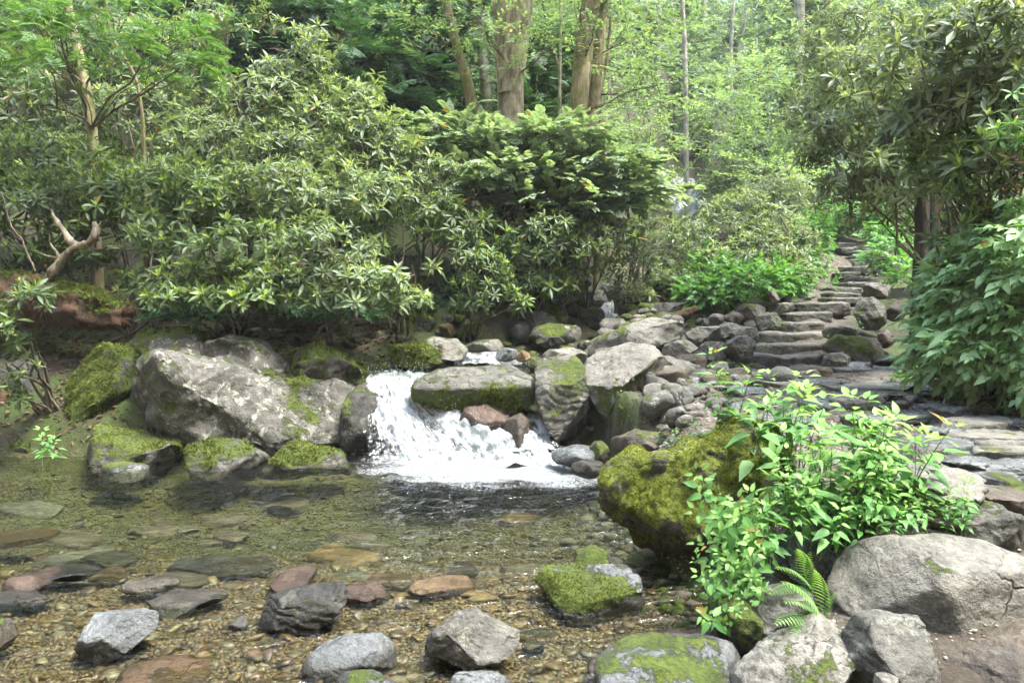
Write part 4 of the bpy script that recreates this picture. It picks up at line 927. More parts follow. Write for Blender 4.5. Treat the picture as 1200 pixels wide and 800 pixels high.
# leaf litter
def litter(name, n, area, mat='litter', s=(.6, 1.4)):
    x, y = area(n); z = H(x, y)+.012
    o = scatter(name, TP['litter'], np.stack([x, y, z], 1), frames_z(np.stack([rng.normal(size=len(x))*.35, rng.normal(size=len(x))*.35, np.ones(len(x))], 1)), rng.uniform(*s, len(x)), M[mat]); tag(o, kind='stuff')
def bank_area(n):
    y = rng.uniform(8.2, 13, n); x = rng.uniform(-7.5, -1.3, n); return x, y
litter('leaf_litter', 9000, bank_area)
def pl_area(n):
    x, y = path_area(n); k = rng.random(len(x)) < ss(1.5, 4.5, x); return x[k], y[k]
litter('path_leaf_litter', 2500, pl_area, s=(.4, .9))

# ================================================================== dead wood
e = empty('fallen_log', W(60, 395, 9.4), 'fallen rotten log with green moss on top and orange torn end', 'log')
def logmesh(name, pts, rad, mat, parent, n=40, k=60, moss=.6, amp=.12, seed=1, fuzz=0, label=None, cat=None):
    P = np.array([W(*p) for p in pts]); t = np.linspace(0, 1, k); kk = np.linspace(0, 1, len(P))
    L = np.stack([np.interp(t, kk, P[:, i]) for i in range(3)], 1); r = np.interp(t, np.linspace(0, 1, len(rad)), rad)
    r = r.copy(); r[0] = .001; r[-1] = .001; L[0] = L[1]; L[-1] = L[-2]
    T_ = [(L, r)]; V, F = tubes([(L+np.array([1e-5, 0, 0])*np.arange(k)[:, None], r)], n)
    Nn = vnormals(V, F); q = V*[3, 8, 8] ; V = V+Nn*(fbm(q, 4, seed)*amp*max(rad)+fbm(V*18, 3, seed)*amp*.4*max(rad))[:, None]
    Nn = vnormals(V, F); mm = moss_mask(V, Nn, moss, seed)
    o = mk(name, V, F, M[mat], parent, {'moss': mm, 'wet': mm*0}, True, None if parent is not None else L[k//2])
    if label: tag(o, label, cat)
    if fuzz:
        A = V[F]; I = rng.integers(0, len(F), int(fuzz)); I = I[(mm[F[I]].mean(1) > .5)]; Q = A[I].mean(1)+rng.normal(size=(len(I), 3))*.01
        scatter('moss', TP['moss'], Q, frames_z(Nn[F[I, 0]]+rng.normal(size=(len(I), 3))*.3), rng.uniform(.8, 1.6, len(I)), M['moss'], o, .2*fbm(Q*6, 3, 2))
    return o
logmesh('trunk', [(-60, 350, 9.7), (40, 352, 9.4), (100, 362, 9.2), (150, 372, 9.0)], [.30, .30, .26, .12], 'redwood', e, moss=.50, amp=.30, fuzz=14000)
logmesh('bark_slab', [(-60, 336, 9.65), (20, 333, 9.4), (70, 342, 9.25), (125, 350, 9.1)], [.14, .15, .13, .06], 'wood', e, moss=1.0, amp=.3, fuzz=14000, seed=4)
logmesh('fallen_log', [(262, 380, 10.2), (300, 373, 10.2), (350, 374, 10.3), (402, 382, 10.4)], [.10, .13, .13, .09], 'wood', None, moss=.75, amp=.15, seed=6, fuzz=5000, label='mossy brown log lying in the shade above the huge boulder', cat='log')
logmesh('tree_stump', [(6, 560, 8.6), (6, 500, 8.6), (10, 450, 8.8)], [.09, .085, .07], 'redwood', None, moss=.2, amp=.25, seed=8, label='broken upright brown stub at the left pool corner', cat='log')
logmesh('fallen_branch', [(36, 500, 8.7), (48, 485, 8.75), (62, 466, 8.8)], [.05, .055, .04], 'redwood', None, moss=.0, amp=.2, seed=9, label='short bare brown branch leaning on the left bank', cat='branch')
logmesh('fallen_log', [(780, 372, 11.2), (800, 368, 11.2), (818, 361, 11.3)], [.05, .065, .05], 'redwood', None, moss=.45, amp=.35, seed=10, label='orange brown log end beside the long dark wet boulder', cat='log')
def branch_lines(chains, Yd, sc=1.0):
    L = []
    for pts, rads in chains:
        P = np.array([W(p[0], p[1], Yd+(p[2] if len(p) > 2 else 0)) for p in pts]); k = len(P)*5; t = np.linspace(0, 1, k); kk = np.linspace(0, 1, len(P))
        Q = np.stack([np.interp(t, kk, P[:, i]) for i in range(3)], 1); 
        for _ in range(3): Q[1:-1] = (Q[:-2]+Q[1:-1]*2+Q[2:])/4
        L.append((Q+fbm(Q*9, 2, 3)[:, None]*.012, np.interp(t, np.linspace(0, 1, len(rads)), rads)*(1+.22*fbm(Q*14, 3, 7))))
    return L
V, F = tubes(branch_lines([([(58, 330, .1), (66, 312), (76, 300), (90, 288, -.05), (105, 286, -.1), (113, 274, -.12), (111, 260, -.1)], [.07, .055, .05, .045, .05, .03]),
    ([(90, 288), (78, 276, .05), (68, 262, .08), (61, 245, .1)], [.045, .035, .03, .015]), ([(72, 304), (66, 293), (59, 284)], [.03, .02, .006]), ([(76, 300), (64, 303), (50, 298)], [.03, .02, .008]), ([(111, 268), (116, 264), (118, 258)], [.02, .01, .004])], 9.2), 10)
o = mk('dead_branch', V, F, M['dead'], None, origin=W(62, 325, 9.2)); tag(o, 'bleached forked dead branch sticking up from the fallen mossy log', 'branch')
V, F = tubes(branch_lines([([(40, 318, 0), (30, 290), (12, 262), (0, 225)], [.012, .01, .006])], 8.8), 6)
o = mk('dead_branch', V, F, M['stem'], None, origin=W(30, 300, 8.8)); tag(o, 'thin brown twig arching at the left edge', 'branch')

# ================================================================== trees
def tree(label, pts, rad, Yd, bark, crown=None, ctpl='beech', cmat='beech', dens=9, cs=1.0, extra=(), group=None, name='tree', young=1., seed=1, low=-.8):
    """pts: pixel centre line of the trunk from base up (extended above the frame)"""
    P = np.array([W(p[0], p[1], Yd+(p[2] if len(p) > 2 else 0)) for p in pts]); bx, by = P[0, 0], P[0, 1]
    g = Hs(bx, by); P[0, 2] = min(P[0, 2], g-.15)
    e = empty(name, (bx, by, g), label, 'tree', group)
    def tr(P, rad):
        k = 70; t = np.linspace(0, 1, k); kk = np.concatenate([[0], np.cumsum(np.linalg.norm(np.diff(P, axis=0), axis=1))]); kk /= kk[-1]
        Q = np.stack([np.interp(t, kk, P[:, i]) for i in range(3)], 1)
        for _ in range(6): Q[1:-1] = (Q[:-2]+Q[1:-1]*2+Q[2:])/4
        r = np.interp(t, np.linspace(0, 1, len(rad)), rad); r = r*(1+.35*np.exp(-t*k/4))
        V, F = tubes([(Q, r)], 28); Nn = vnormals(V, F)
        V = V+Nn*(fbm(V*[9, 9, 2.2], 4, seed)*.09*max(rad)+fbm(V*[2, 2, .9], 2, seed)*.12*max(rad))[:, None]; return V, F
    V, F = tr(P, rad); mk('trunk', V, F, M[bark], e)
    for pts2, rad2 in extra:
        P2 = np.array([W(p[0], p[1], Yd+(p[2] if len(p) > 2 else 0)) for p in pts2]); V, F = tr(P2, rad2); mk('trunk', V, F, M[bark], e)
    if crown:
        lobes = [LB(*l) for l in crown]; P_, D = lobe_pts(lobes, dens, .35, low, seed)
        dd = D*[1, 1, .25]+rng.normal(size=D.shape)*.4+[0, 0, -.08]; 
        scatter('crown', TP[ctpl], P_, frames_y(dd, .22), cs*rng.uniform(.7, 1.3, len(P_)), M[cmat], e, .25*fbm(P_*.8, 2, seed), young)
        L = []; 
        for c, r in lobes:
            s = P[np.argmin(np.abs(P[:, 2]-c[2]+.5))]; d0_ = wiggle(s, c, 7, .08); L.append((d0_, np.linspace(.02, .008, 7)))
            for q in range(7):
                j = rng.integers(0, 7); tg = c+rng.uniform(-.8, .8, 3)*r; L.append((wiggle(d0_[j], tg, 6, .1), np.linspace(.008, .003, 6)))
        V, F = tubes([l for l in L if np.linalg.norm(l[0][0]-l[0][-1]) < 6], 5); mk('branches', V, F, M['stem'], e)
    return e
T_ = [0]
tree('large pale twin stemmed tree in the top middle', [(600, 175), (600, 140), (601, 90), (606, 40), (613, 0), (622, -120), (628, -260)], [.24, .22, .21, .17], 14, 'bark', crown=[(640, 60, 45, 40, 13.2, .9), (560, 30, 40, 25, 13.4, .8), (640, -80, 180, 50, 13.5, 2)],
     extra=[([(597, 110), (594, 60), (594, 10), (590, -120), (580, -240)], [.17, .17, .15, .1])], seed=2)
tree('mossy leaning double trunked tree right of the large twin tree', [(674, 165), (677, 130), (682, 80, .1), (688, 30), (697, -10), (715, -130), (725, -260)], [.18, .17, .16, .12], 13, 'barkmoss', crown=[(735, 45, 60, 50, 12.6, 1), (700, 10, 50, 28, 12.2, .8), (770, 100, 40, 35, 12.8, .8), (740, -70, 160, 45, 12.6, 2)],
     extra=[([(690, 160, .3), (696, 110, .3), (703, 50, .3), (708, 10, .3), (712, -120), (712, -240)], [.13, .12, .1, .08])], seed=3)
tree('slender dark tree leaning left of the twin stemmed tree', [(556, 150), (553, 118), (543, 80), (532, 45), (523, 5), (505, -120)], [.12, .10, .09, .07], 14.5, 'barkmoss', crown=[(500, 25, 45, 25, 14, .8), (520, -80, 120, 30, 14, 1.5)], seed=4)
tree('slim pale grey tree behind the leaning dark tree', [(573, 150), (570, 115), (565, 60), (560, 10), (556, -100)], [.12, .11, .10, .08], 17, 'barkpale', seed=5)
tree('thin yellowish sapling just left of the twin stemmed tree', [(587, 150), (586, 110), (583, 50), (578, 0), (574, -80)], [.05, .045, .035], 14, 'bark', seed=6)
tree('thin straight sapling between the two big trees', [(656, 160), (656, 90), (657, 20), (658, -60)], [.035, .03, .02], 14, 'barkpale', crown=[(640, 40, 50, 30, 14.3, .6)], seed=7)
tree('thin leaning sapling right of the mossy double trunk', [(698, 150), (703, 110), (712, 70), (716, 20)], [.05, .04, .025], 13.6, 'barkmoss', crown=[(725, 110, 45, 28, 13.2, .6)], dens=7, seed=8)
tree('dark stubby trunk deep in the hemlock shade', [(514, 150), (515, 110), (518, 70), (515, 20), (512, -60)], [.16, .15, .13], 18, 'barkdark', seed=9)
tree('brown hemlock trunk with bright needle sprays at upper left', [(112, 190), (108, 150), (100, 100), (92, 60), (84, 25), (76, -10), (60, -120)], [.075, .07, .06, .045], 11.0, 'barkmoss', crown=[(70, 40, 85, 28, 9.4, .8), (190, 50, 60, 22, 9.2, .6), (60, 85, 60, 18, 9.1, .6), (220, 75, 45, 12, 9.0, .5), (150, 20, 90, 20, 9.8, .8), (20, 10, 60, 40, 9.6, .8)], ctpl='hem', cmat='hemlock_b', dens=17, cs=.55, seed=10)
tree('thin sapling right of the brown hemlock trunk', [(170, 200), (168, 140), (160, 90), (128, 40), (120, -40)], [.03, .028, .02], 10.3, 'barkmoss', seed=11)
for i, (lab, pts, rad, Yd, bk) in enumerate([
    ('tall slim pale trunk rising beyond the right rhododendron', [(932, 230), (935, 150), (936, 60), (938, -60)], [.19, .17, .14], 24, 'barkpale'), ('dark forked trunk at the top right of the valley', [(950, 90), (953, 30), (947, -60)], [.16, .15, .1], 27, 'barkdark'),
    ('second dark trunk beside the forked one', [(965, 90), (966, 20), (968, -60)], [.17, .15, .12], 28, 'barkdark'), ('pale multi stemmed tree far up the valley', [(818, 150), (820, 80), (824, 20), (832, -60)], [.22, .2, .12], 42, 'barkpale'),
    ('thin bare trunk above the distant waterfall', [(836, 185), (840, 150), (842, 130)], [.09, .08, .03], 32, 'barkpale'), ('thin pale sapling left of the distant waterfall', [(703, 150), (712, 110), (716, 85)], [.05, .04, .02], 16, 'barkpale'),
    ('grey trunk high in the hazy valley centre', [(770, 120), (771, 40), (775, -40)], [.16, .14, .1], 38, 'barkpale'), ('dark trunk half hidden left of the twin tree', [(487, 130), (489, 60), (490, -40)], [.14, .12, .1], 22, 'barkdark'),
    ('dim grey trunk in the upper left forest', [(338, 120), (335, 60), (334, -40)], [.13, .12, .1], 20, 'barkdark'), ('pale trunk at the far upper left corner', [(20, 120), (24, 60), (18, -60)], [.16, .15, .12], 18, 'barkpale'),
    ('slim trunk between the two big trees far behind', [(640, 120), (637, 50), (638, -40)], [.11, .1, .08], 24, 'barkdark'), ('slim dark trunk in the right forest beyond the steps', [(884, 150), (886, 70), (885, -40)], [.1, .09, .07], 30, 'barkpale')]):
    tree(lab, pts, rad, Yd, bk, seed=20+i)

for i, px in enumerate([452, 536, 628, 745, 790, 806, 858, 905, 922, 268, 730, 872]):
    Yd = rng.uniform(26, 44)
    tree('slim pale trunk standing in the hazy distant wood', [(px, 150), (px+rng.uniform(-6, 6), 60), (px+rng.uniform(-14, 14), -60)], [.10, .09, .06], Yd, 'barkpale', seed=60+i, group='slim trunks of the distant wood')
# far forest, one mass
def forest():
    fd = []
    for i in range(420):
        y = 17+50*rng.random()**1.25; x = rng.uniform(-.75, .75)*y+0; h = rng.uniform(5, 12)
        if abs(x-xs_(y)) < 2.2 and y < 31: continue
        px = 600+x/y*FPX
        if px > 930 and y < 22: continue
        if 770 < px < 840 and y < 29.5: continue
        if 740 < px < 900 and y < 27: h *= .3
        g = Hs(x, y)
        conif = (px < 590 and rng.random() < .75) or (740 < px < 880 and y < 45 and rng.random() < .7) or rng.random() < .12
        fd.append((x, y, g, h, conif, px))
    P, D, S, Tn, Yg, K = [], [], [], [], [], []
    for x, y, g, h, con, px in fd:
        nl = 6 if con else 5; base = rng.uniform(-.12, .12)+(-.28 if con else .12)+(.22 if px > 700 and not con else 0)
        for q in range(nl):
            f = (q+.5)/nl
            if con: c = np.array([x, y, g+h*(.05+.95*f)]); r = np.array([1, 1, .35])*(1.9*(1-f)+.5)*h/9; r[2] = h/nl*.6
            else: c = np.array([x, y, g+h*(.12+.85*f)])+rng.normal(0, .9, 3)*[1, 1, .3]; r = rng.uniform(.8, 1.6, 3)*h/8*[1.15, 1.15, .7]
            n = int(26*(r[0]*r[2])**.9)+14
            d = rng.normal(size=(n, 3)); d[:, 1] = -np.abs(d[:, 1])*1.2+.25*rng.normal(size=n); d /= np.linalg.norm(d, axis=1)[:, None]
            k = (.5+.5*rng.random(n))[:, None]*(1+.3*rng.normal(size=n).clip(-1, 1))[:, None]
            P.append(c+d*k*r); D.append(d); S.append(rng.uniform(.55, 1.1, n)*(y/32)**.45); Tn.append(np.full(n, base)); Yg.append(np.full(n, .0 if con else 1.0)); K.append(np.full(n, 0 if con else 1))
    P = np.concatenate(P); D = np.concatenate(D); S = np.concatenate(S); Tn = np.concatenate(Tn); K = np.concatenate(K)
    print('forest sprays', len(P))
    fr = frames_y(D*[1, 1, .3]+rng.normal(size=D.shape)*.35+[0, 0, -.1], .3)
    tp = TP['far']+TP['hem']; tid = np.where(K == 1, rng.integers(0, 4, len(P)), rng.integers(4, 8, len(P))); S = np.where(K == 1, S*.8, S*1.9)
    o = scatter('distant_forest', tp, P, fr, S, M['far'], None, Tn+.15*fbm(P*.4, 2, 5), 1.0, tid); tag(o, kind='stuff')
forest()
# ================================================================== shrubs
rh = lambda lab, lobes, **k: shrub('rhododendron', lab, 'shrub', lobes, k.pop('mat', 'rhodo'), group=k.pop('group', 'rhododendrons on the left bank'), **k)
# near and middle shrubs of the left bank
rh('dark rhododendron behind the bleached dead branch at the left edge', [(30, 250, 80, 60, 10.2), (50, 190, 80, 40, 10.6), (-40, 300, 60, 60, 9.9), (20, 300, 45, 25, 9.7), (0, 245, 60, 40, 9.8), (60, 305, 40, 18, 10.2)], dens=30)
rh('deep green rhododendron right of the bleached dead branch', [(150, 280, 70, 45, 9.9), (200, 330, 55, 28, 9.4), (170, 225, 80, 40, 10.3), (100, 235, 55, 34, 10.1), (215, 350, 40, 12, 9.0, .4)], dens=34)
rh('full rhododendron hanging over the huge boulder', [(270, 300, 75, 48, 9.5), (320, 335, 60, 24, 9.1), (250, 240, 75, 45, 10.1), (290, 352, 50, 14, 8.95, .4)], dens=38)
rh('pale topped rhododendron above the huge boulder shoulder', [(370, 300, 70, 45, 9.5), (405, 330, 50, 24, 9.2), (350, 235, 75, 45, 10.2), (390, 350, 45, 14, 9.0, .4)], dens=38, mat='rhodo_far')
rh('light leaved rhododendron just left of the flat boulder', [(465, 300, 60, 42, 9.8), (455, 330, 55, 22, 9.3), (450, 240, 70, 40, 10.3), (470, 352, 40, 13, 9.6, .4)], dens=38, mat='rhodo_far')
rh('mid green rhododendron reaching down behind the weir', [(560, 320, 45, 30, 10.3), (580, 355, 40, 18, 10.2), (540, 270, 55, 40, 10.7)], dens=36, mat='rhodo')
rh('olive rhododendron under the layered broad leaved shrub', [(640, 290, 65, 45, 11.3), (620, 335, 55, 24, 11.2), (700, 280, 50, 45, 11.8)], dens=34, mat='rhodo', tint=.1)
rh('fine leaved olive rhododendron below the mossy double trunk', [(690, 250, 50, 45, 12.2), (715, 300, 40, 35, 12.3), (650, 310, 55, 35, 12.0)], dens=50, mat='rhodo_far', scale=.75)
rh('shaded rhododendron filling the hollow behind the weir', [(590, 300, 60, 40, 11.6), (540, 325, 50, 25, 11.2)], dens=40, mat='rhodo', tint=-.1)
rh('tall rhododendron at the upper left edge of the photo', [(40, 130, 90, 50, 12.0), (60, 60, 90, 45, 12.6)], dens=24, mat='rhodo_far')
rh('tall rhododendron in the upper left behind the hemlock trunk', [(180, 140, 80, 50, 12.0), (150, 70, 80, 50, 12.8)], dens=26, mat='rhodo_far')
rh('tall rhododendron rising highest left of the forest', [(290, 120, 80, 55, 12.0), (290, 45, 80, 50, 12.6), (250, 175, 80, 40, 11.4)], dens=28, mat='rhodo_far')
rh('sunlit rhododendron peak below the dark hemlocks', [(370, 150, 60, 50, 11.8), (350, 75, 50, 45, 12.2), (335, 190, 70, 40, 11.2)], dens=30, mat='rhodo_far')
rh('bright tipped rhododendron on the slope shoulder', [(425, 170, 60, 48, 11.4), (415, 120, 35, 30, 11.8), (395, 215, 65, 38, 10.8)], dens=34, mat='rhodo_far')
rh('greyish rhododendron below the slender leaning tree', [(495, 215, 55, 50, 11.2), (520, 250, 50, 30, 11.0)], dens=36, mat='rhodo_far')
rh('small leafed rhododendron at the left edge over the pool corner', [(12, 385, 34, 32, 7.9), (30, 350, 34, 22, 8.0), (5, 430, 26, 26, 7.9)], dens=46, base=(-5.3, 8.6), scale=.85, low=-.9)
rh('single low rhododendron sprig above the left pool corner', [(25, 462, 14, 8, 8.1)], dens=60, base=(-5.2, 8.6), scale=.8, low=-1, stems=2)
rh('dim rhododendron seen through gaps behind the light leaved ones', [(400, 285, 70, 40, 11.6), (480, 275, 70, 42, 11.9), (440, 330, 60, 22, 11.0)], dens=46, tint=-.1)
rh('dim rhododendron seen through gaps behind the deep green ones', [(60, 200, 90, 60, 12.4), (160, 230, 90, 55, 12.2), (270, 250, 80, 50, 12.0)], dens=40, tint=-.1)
# centre
g2 = 'bushes between the stream and the steps'
rh('sage green bush overhanging the small cascade', [(745, 320, 42, 28, 12.4), (770, 280, 55, 38, 13.0), (735, 345, 28, 14, 12.0)], dens=44, mat='rhodo_far', group=g2, scale=.8)
rh('pale bush in front of the distant waterfall', [(795, 300, 45, 45, 13.5), (785, 288, 32, 16, 14.2), (800, 335, 40, 22, 12.6)], dens=42, mat='rhodo_tan', group=g2, scale=.8)
rh('twiggy sage bush left of the upper steps', [(860, 270, 55, 40, 14.0), (885, 300, 55, 30, 13.2), (850, 310, 40, 30, 12.8)], dens=40, mat='rhodo_far', group=g2, scale=.8, twig=.7)
rh('broad olive bush beside the top of the steps', [(925, 290, 35, 42, 13.4), (910, 240, 45, 35, 15.0), (940, 325, 18, 22, 12.6)], dens=40, mat='rhodo_tan', group=g2, scale=.8)
rh('light bush behind the waterfall glimpse', [(870, 215, 60, 30, 18.0), (868, 240, 30, 22, 17.0)], dens=30, mat='rhodo_tan', group=g2)
# right overhanging mass
g3 = 'rhododendrons overhanging the steps'
rh('great rhododendron leaning over the steps from the right', [(1010, 120, 75, 60, 8.8), (1000, 185, 60, 45, 9.3), (1060, 90, 70, 60, 8.2), (1085, 190, 55, 42, 8.0, .8)], dens=64, mat='rhodo_tan', group=g3, base=(5.9, 8.9), stems=9, low=-.9)
rh('rhododendron with large leaves at the top right corner', [(1140, 60, 90, 60, 6.8), (1190, 120, 70, 60, 6.6), (1110, 140, 60, 45, 7.0)], dens=62, mat='rhodo_tan', group=g3, base=(5.6, 7.8), stems=9, low=-.9)
rh('dark leaved rhododendron sprays above the broad leaved bush', [(1160, 195, 55, 36, 6.5), (1105, 185, 40, 22, 6.9), (1130, 250, 45, 30, 6.7)], dens=48, mat='rhodo', group=g3, base=(5.4, 7.6), low=-.9)
rh('shaded twiggy skirt of rhododendron hanging over the steps', [(1040, 215, 35, 38, 9.3), (1000, 230, 45, 28, 9.8), (1045, 250, 24, 20, 9.3)], dens=60, mat='rhodo_tan', group=g3, base=(6.3, 8.8), scale=.6, stems=4, twig=.9, low=-1, young=.2)
rh('yellowish rhododendron crown at the upper right of the valley', [(970, 75, 45, 40, 10.6), (960, 135, 40, 40, 11.0), (1020, 40, 70, 35, 10.2)], dens=38, mat='rhodo_tan', group=g3, base=(7.2, 11.2), scale=.9)
rh('rhododendron tinted almost black as deep shade of the hollow behind the leafy bush', [(1095, 245, 40, 60, 9.6, .6), (1140, 260, 50, 50, 9.2, .6)], dens=30, mat='rhodo', group=g3, base=(6.6, 9.8), tint=-.3, young=0)  # lowered leaf tint paints the hollow's deep shade
# layered shrub
shrub('viburnum_shrub', 'flat layered broad leaved shrub below the big tree trunks', 'shrub', [(560, 170, 70, 14, 12.4, 1.0), (640, 165, 80, 14, 12.2, 1.1), (700, 195, 70, 14, 11.9, 1.0), (610, 205, 80, 15, 11.7, .9), (730, 225, 50, 12, 12, .8), (660, 240, 70, 16, 11.7, .8), (560, 225, 50, 12, 11.8, .7), (520, 150, 40, 10, 12.5, .7)], 'maple', 'maple', 38, .95, mode='y', up=.7, stems=14, shell=.2, low=-1)
shrub('beech_sapling', 'bright airy sapling with layered branches right of the valley', 'tree', [(895, 190, 45, 14, 17), (900, 165, 60, 12, 18, 1.2), (850, 130, 50, 14, 21, 1.2), (880, 90, 60, 20, 23, 1.5), (910, 205, 50, 10, 16)], 'beech', 'beech', 20, 1.0, mode='y', shell=.2, low=-1, stems=6)
shrub('beech_sapling', 'leafy sapling drooping at the left of the hazy valley', 'tree', [(760, 165, 40, 25, 15), (740, 130, 40, 18, 15.5), (748, 200, 26, 18, 14.5), (735, 195, 40, 20, 14)], 'beech', 'beech', 22, .9, mode='y', shell=.2, low=-1)
# hemlocks at back left
for i, (lab, lb) in enumerate([('dark hemlock behind the left rhododendrons', [(400, 30, 70, 22, 16), (420, 75, 70, 18, 15.5), (390, 110, 60, 16, 15.2), (440, 120, 50, 16, 15)]),
    ('dense hemlock left of the slender leaning tree', [(490, 60, 55, 18, 17), (480, 95, 60, 16, 16.5), (500, 20, 60, 18, 17.5), (470, 135, 50, 14, 15.5)]),
    ('blue green hemlock boughs at the top left', [(260, 10, 80, 18, 15), (330, 25, 60, 16, 15), (310, 60, 60, 14, 14.6)]),
    ('shadowy hemlock between the two big trees', [(640, 100, 40, 22, 17), (650, 60, 45, 20, 17.5), (630, 140, 45, 18, 16.5)])]):
    c = lb[0]; b = W(c[0], c[1], c[4]+.8)
    shrub('hemlock', lab, 'tree', [l+(1.2,) for l in lb], 'hemlock', 'hem', 22, 1.2, mode='y', up=.6, shell=.2, low=-1, stems=5, group='hemlocks of the back slope', base=(b[0], b[1]))
# ground herbs
hb = lambda lab, lobes, **k: shrub('herb_patch', lab, 'herbs', lobes, k.pop('mat', 'herb'), k.pop('tpl', 'nettle'), k.pop('dens', 90), k.pop('scale', .75), mode='y', stems=8, shell=.4, stemr=.008, group=k.pop('group', 'green herb patches along the path'), **k)
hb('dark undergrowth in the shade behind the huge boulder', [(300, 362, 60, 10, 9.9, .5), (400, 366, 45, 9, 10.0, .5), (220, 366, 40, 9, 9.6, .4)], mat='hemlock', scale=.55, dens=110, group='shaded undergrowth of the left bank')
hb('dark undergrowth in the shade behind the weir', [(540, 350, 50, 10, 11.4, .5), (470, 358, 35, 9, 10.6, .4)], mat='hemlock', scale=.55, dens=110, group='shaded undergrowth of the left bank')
hb('bright green herb patch on the stone row left of the steps', [(865, 335, 42, 22, 12.0), (905, 330, 38, 22, 12.4), (835, 345, 28, 18, 11.8)])
hb('low herb patch drooping over the back of the rubble', [(830, 325, 34, 26, 12.6), (812, 345, 22, 14, 12.0)], mat='fern')
hb('green ground plants right of the upper flight of steps', [(1050, 300, 26, 30, 14.0), (1060, 325, 14, 18, 12.8), (1040, 275, 22, 14, 15.5)])
hb('mixed greenery beyond the top of the steps', [(1000, 262, 50, 16, 19.0), (960, 262, 22, 18, 18.5), (1030, 250, 40, 12, 18)], scale=1.0, dens=60)
hb('green herbs spilling down beside the middle of the upper flight', [(958, 300, 14, 10, 15.0), (968, 318, 8, 6, 13.5), (972, 335, 7, 5, 12.8)], scale=.5)
hb('light green herbs tucked between the steps and bush', [(955, 275, 16, 22, 17), (945, 305, 12, 14, 14)], scale=.7)
hb('low greenery at the foot of the broad leaved bush', [(1150, 452, 60, 8, 6.9), (1090, 440, 30, 8, 7.6)], scale=.4, dens=160)
shrub('leafy_bush', 'large bright bush of broad pointed leaves at the right edge', 'shrub', [(1172, 360, 62, 68, 6.6, .8), (1215, 300, 62, 55, 6.4, .8), (1130, 405, 38, 36, 6.7, .5), (1230, 400, 60, 55, 6.2, .6), (1145, 335, 30, 36, 6.8, .5)], 'nettle', 'nettle', 210, .76, base=(4.6, 7.2), mode='y', up=.35, shell=.62, low=-.9, stems=22, stemr=.010)
# cave like shade behind the leafy bush: dark trunks added to stand for it
tree('dark leaning trunk added as deep shade under the right rhododendron', [(1100, 345), (1095, 300), (1090, 250), (1110, 190), (1150, 130)], [.11, .10, .09, .07], 8.8, 'barkdark', seed=41)
tree('second dark stem added as shade beside the leaning trunk', [(1075, 330), (1082, 270), (1080, 220), (1060, 160)], [.10, .09, .08], 8.8, 'barkdark', seed=42)

# foreground leafy plants: single stems
def plant(label, spots, Yr, name='jewelweed', scale=1.0, cat='plant', mat='herb', group='leafy plants on the mossy log', lean=None):
    """spots: (px, py base, height factor)"""
    pos, sc, zz = [], [], []
    for px, py, Yd, s in spots:
        pos.append(W(px, py, Yd)); sc.append(s*scale)
    pos = np.array(pos); sc = np.array(sc)
    e = empty(name, pos.mean(0), label, cat, group); tid = rng.integers(0, len(TP['herb']), len(pos))
    nrm = np.array([0, -.12, 1.])+rng.normal(size=pos.shape)*.16+(np.array(lean) if lean is not None else 0)
    fr = frames_z(nrm); sc = sc*1.2
    scatter('leaves', TP['herb'], pos, fr, sc, M[mat], e, .12*rng.normal(size=len(pos)), 1, tid)
    scatter('stems', TP['herbstem'], pos, fr, sc, M['gstem'], e, 0, 1, tid); return e
def spots(n, cx, cy, sx, sy, Y0, Y1, s0, s1):
    r = []
    for i in range(n):
        u, v = rng.uniform(-1, 1, 2); py = cy+v*sy; r.append((cx+u*sx, py, Y0+(Y1-Y0)*(1-v)/2, rng.uniform(s0, s1)))
    return r
plant('dense light green leafy plants crowning the mossy log', spots(30, 985, 618, 60, 30, 3.75, 4.25, .8, 1.15), 0)
plant('tall leafy stems rising behind the mossy log', spots(14, 925, 558, 50, 20, 4.3, 4.7, .9, 1.2), 0)
plant('spreading leaves in front of the white layered slab', spots(22, 1080, 625, 60, 14, 3.55, 3.85, .35, .55), 0, scale=1.0)
plant('leafy plants trailing down the shaded side of the log', spots(30, 880, 650, 34, 45, 3.6, 3.9, .45, .75), 0, lean=(-.7, -.5, -.2))
plant('hanging leaf cluster above the dark mossy stone', spots(16, 868, 710, 30, 28, 3.4, 3.6, .3, .5), 0, lean=(-.5, -.7, -.3))
plant('fine stemmed plants beside the sloping grey boulder', spots(16, 1030, 606, 34, 22, 3.85, 4.2, .8, 1.1), 0)
plant('slender plant with broad leaves left of the log top', [(852, 520, 4.6, .95), (868, 525, 4.55, .8), (840, 540, 4.5, .6), (858, 530, 4.6, 1.1)], 0)
plant('small pale leaved sprig on the left end of the log', [(790, 528, 4.7, .30), (806, 530, 4.7, .42), (780, 532, 4.75, .3), (822, 524, 4.7, .4)], 0)
plant('bushy undergrowth of small leaves on the log shoulder', spots(30, 950, 640, 60, 25, 3.6, 3.9, .45, .7), 0)
plant('small wild sprout on the shore below the moss mound', [(58, 552, 7.5, .8), (66, 550, 7.5, .7), (50, 548, 7.6, .7)], 0, group='small sprouts on the left bank')
plant('tiny green sprout under the rhododendron beside the fallen log', [(178, 355, 9.2, .5), (186, 355, 9.2, .5)], 0, group='small sprouts on the left bank', mat='fern')
plant('small weed growing from the wet path', [(1178, 487, 6.0, .22), (1180, 488, 6.0, .2)], 0, group='small weeds on the path')
plant('tuft of leaves growing between the lowest steps', [(965, 402, 9.8, .3), (969, 403, 9.8, .35), (972, 401, 9.8, .3), (960, 402, 9.8, .25)], 0, group='weeds between the stones')
plant('weeds sprouting beside the third and fourth steps', [(905, 390, 10.3, .35), (910, 388, 10.4, .4), (1003, 395, 10.1, .45), (1010, 392, 10.2, .4)], 0, group='weeds between the stones')
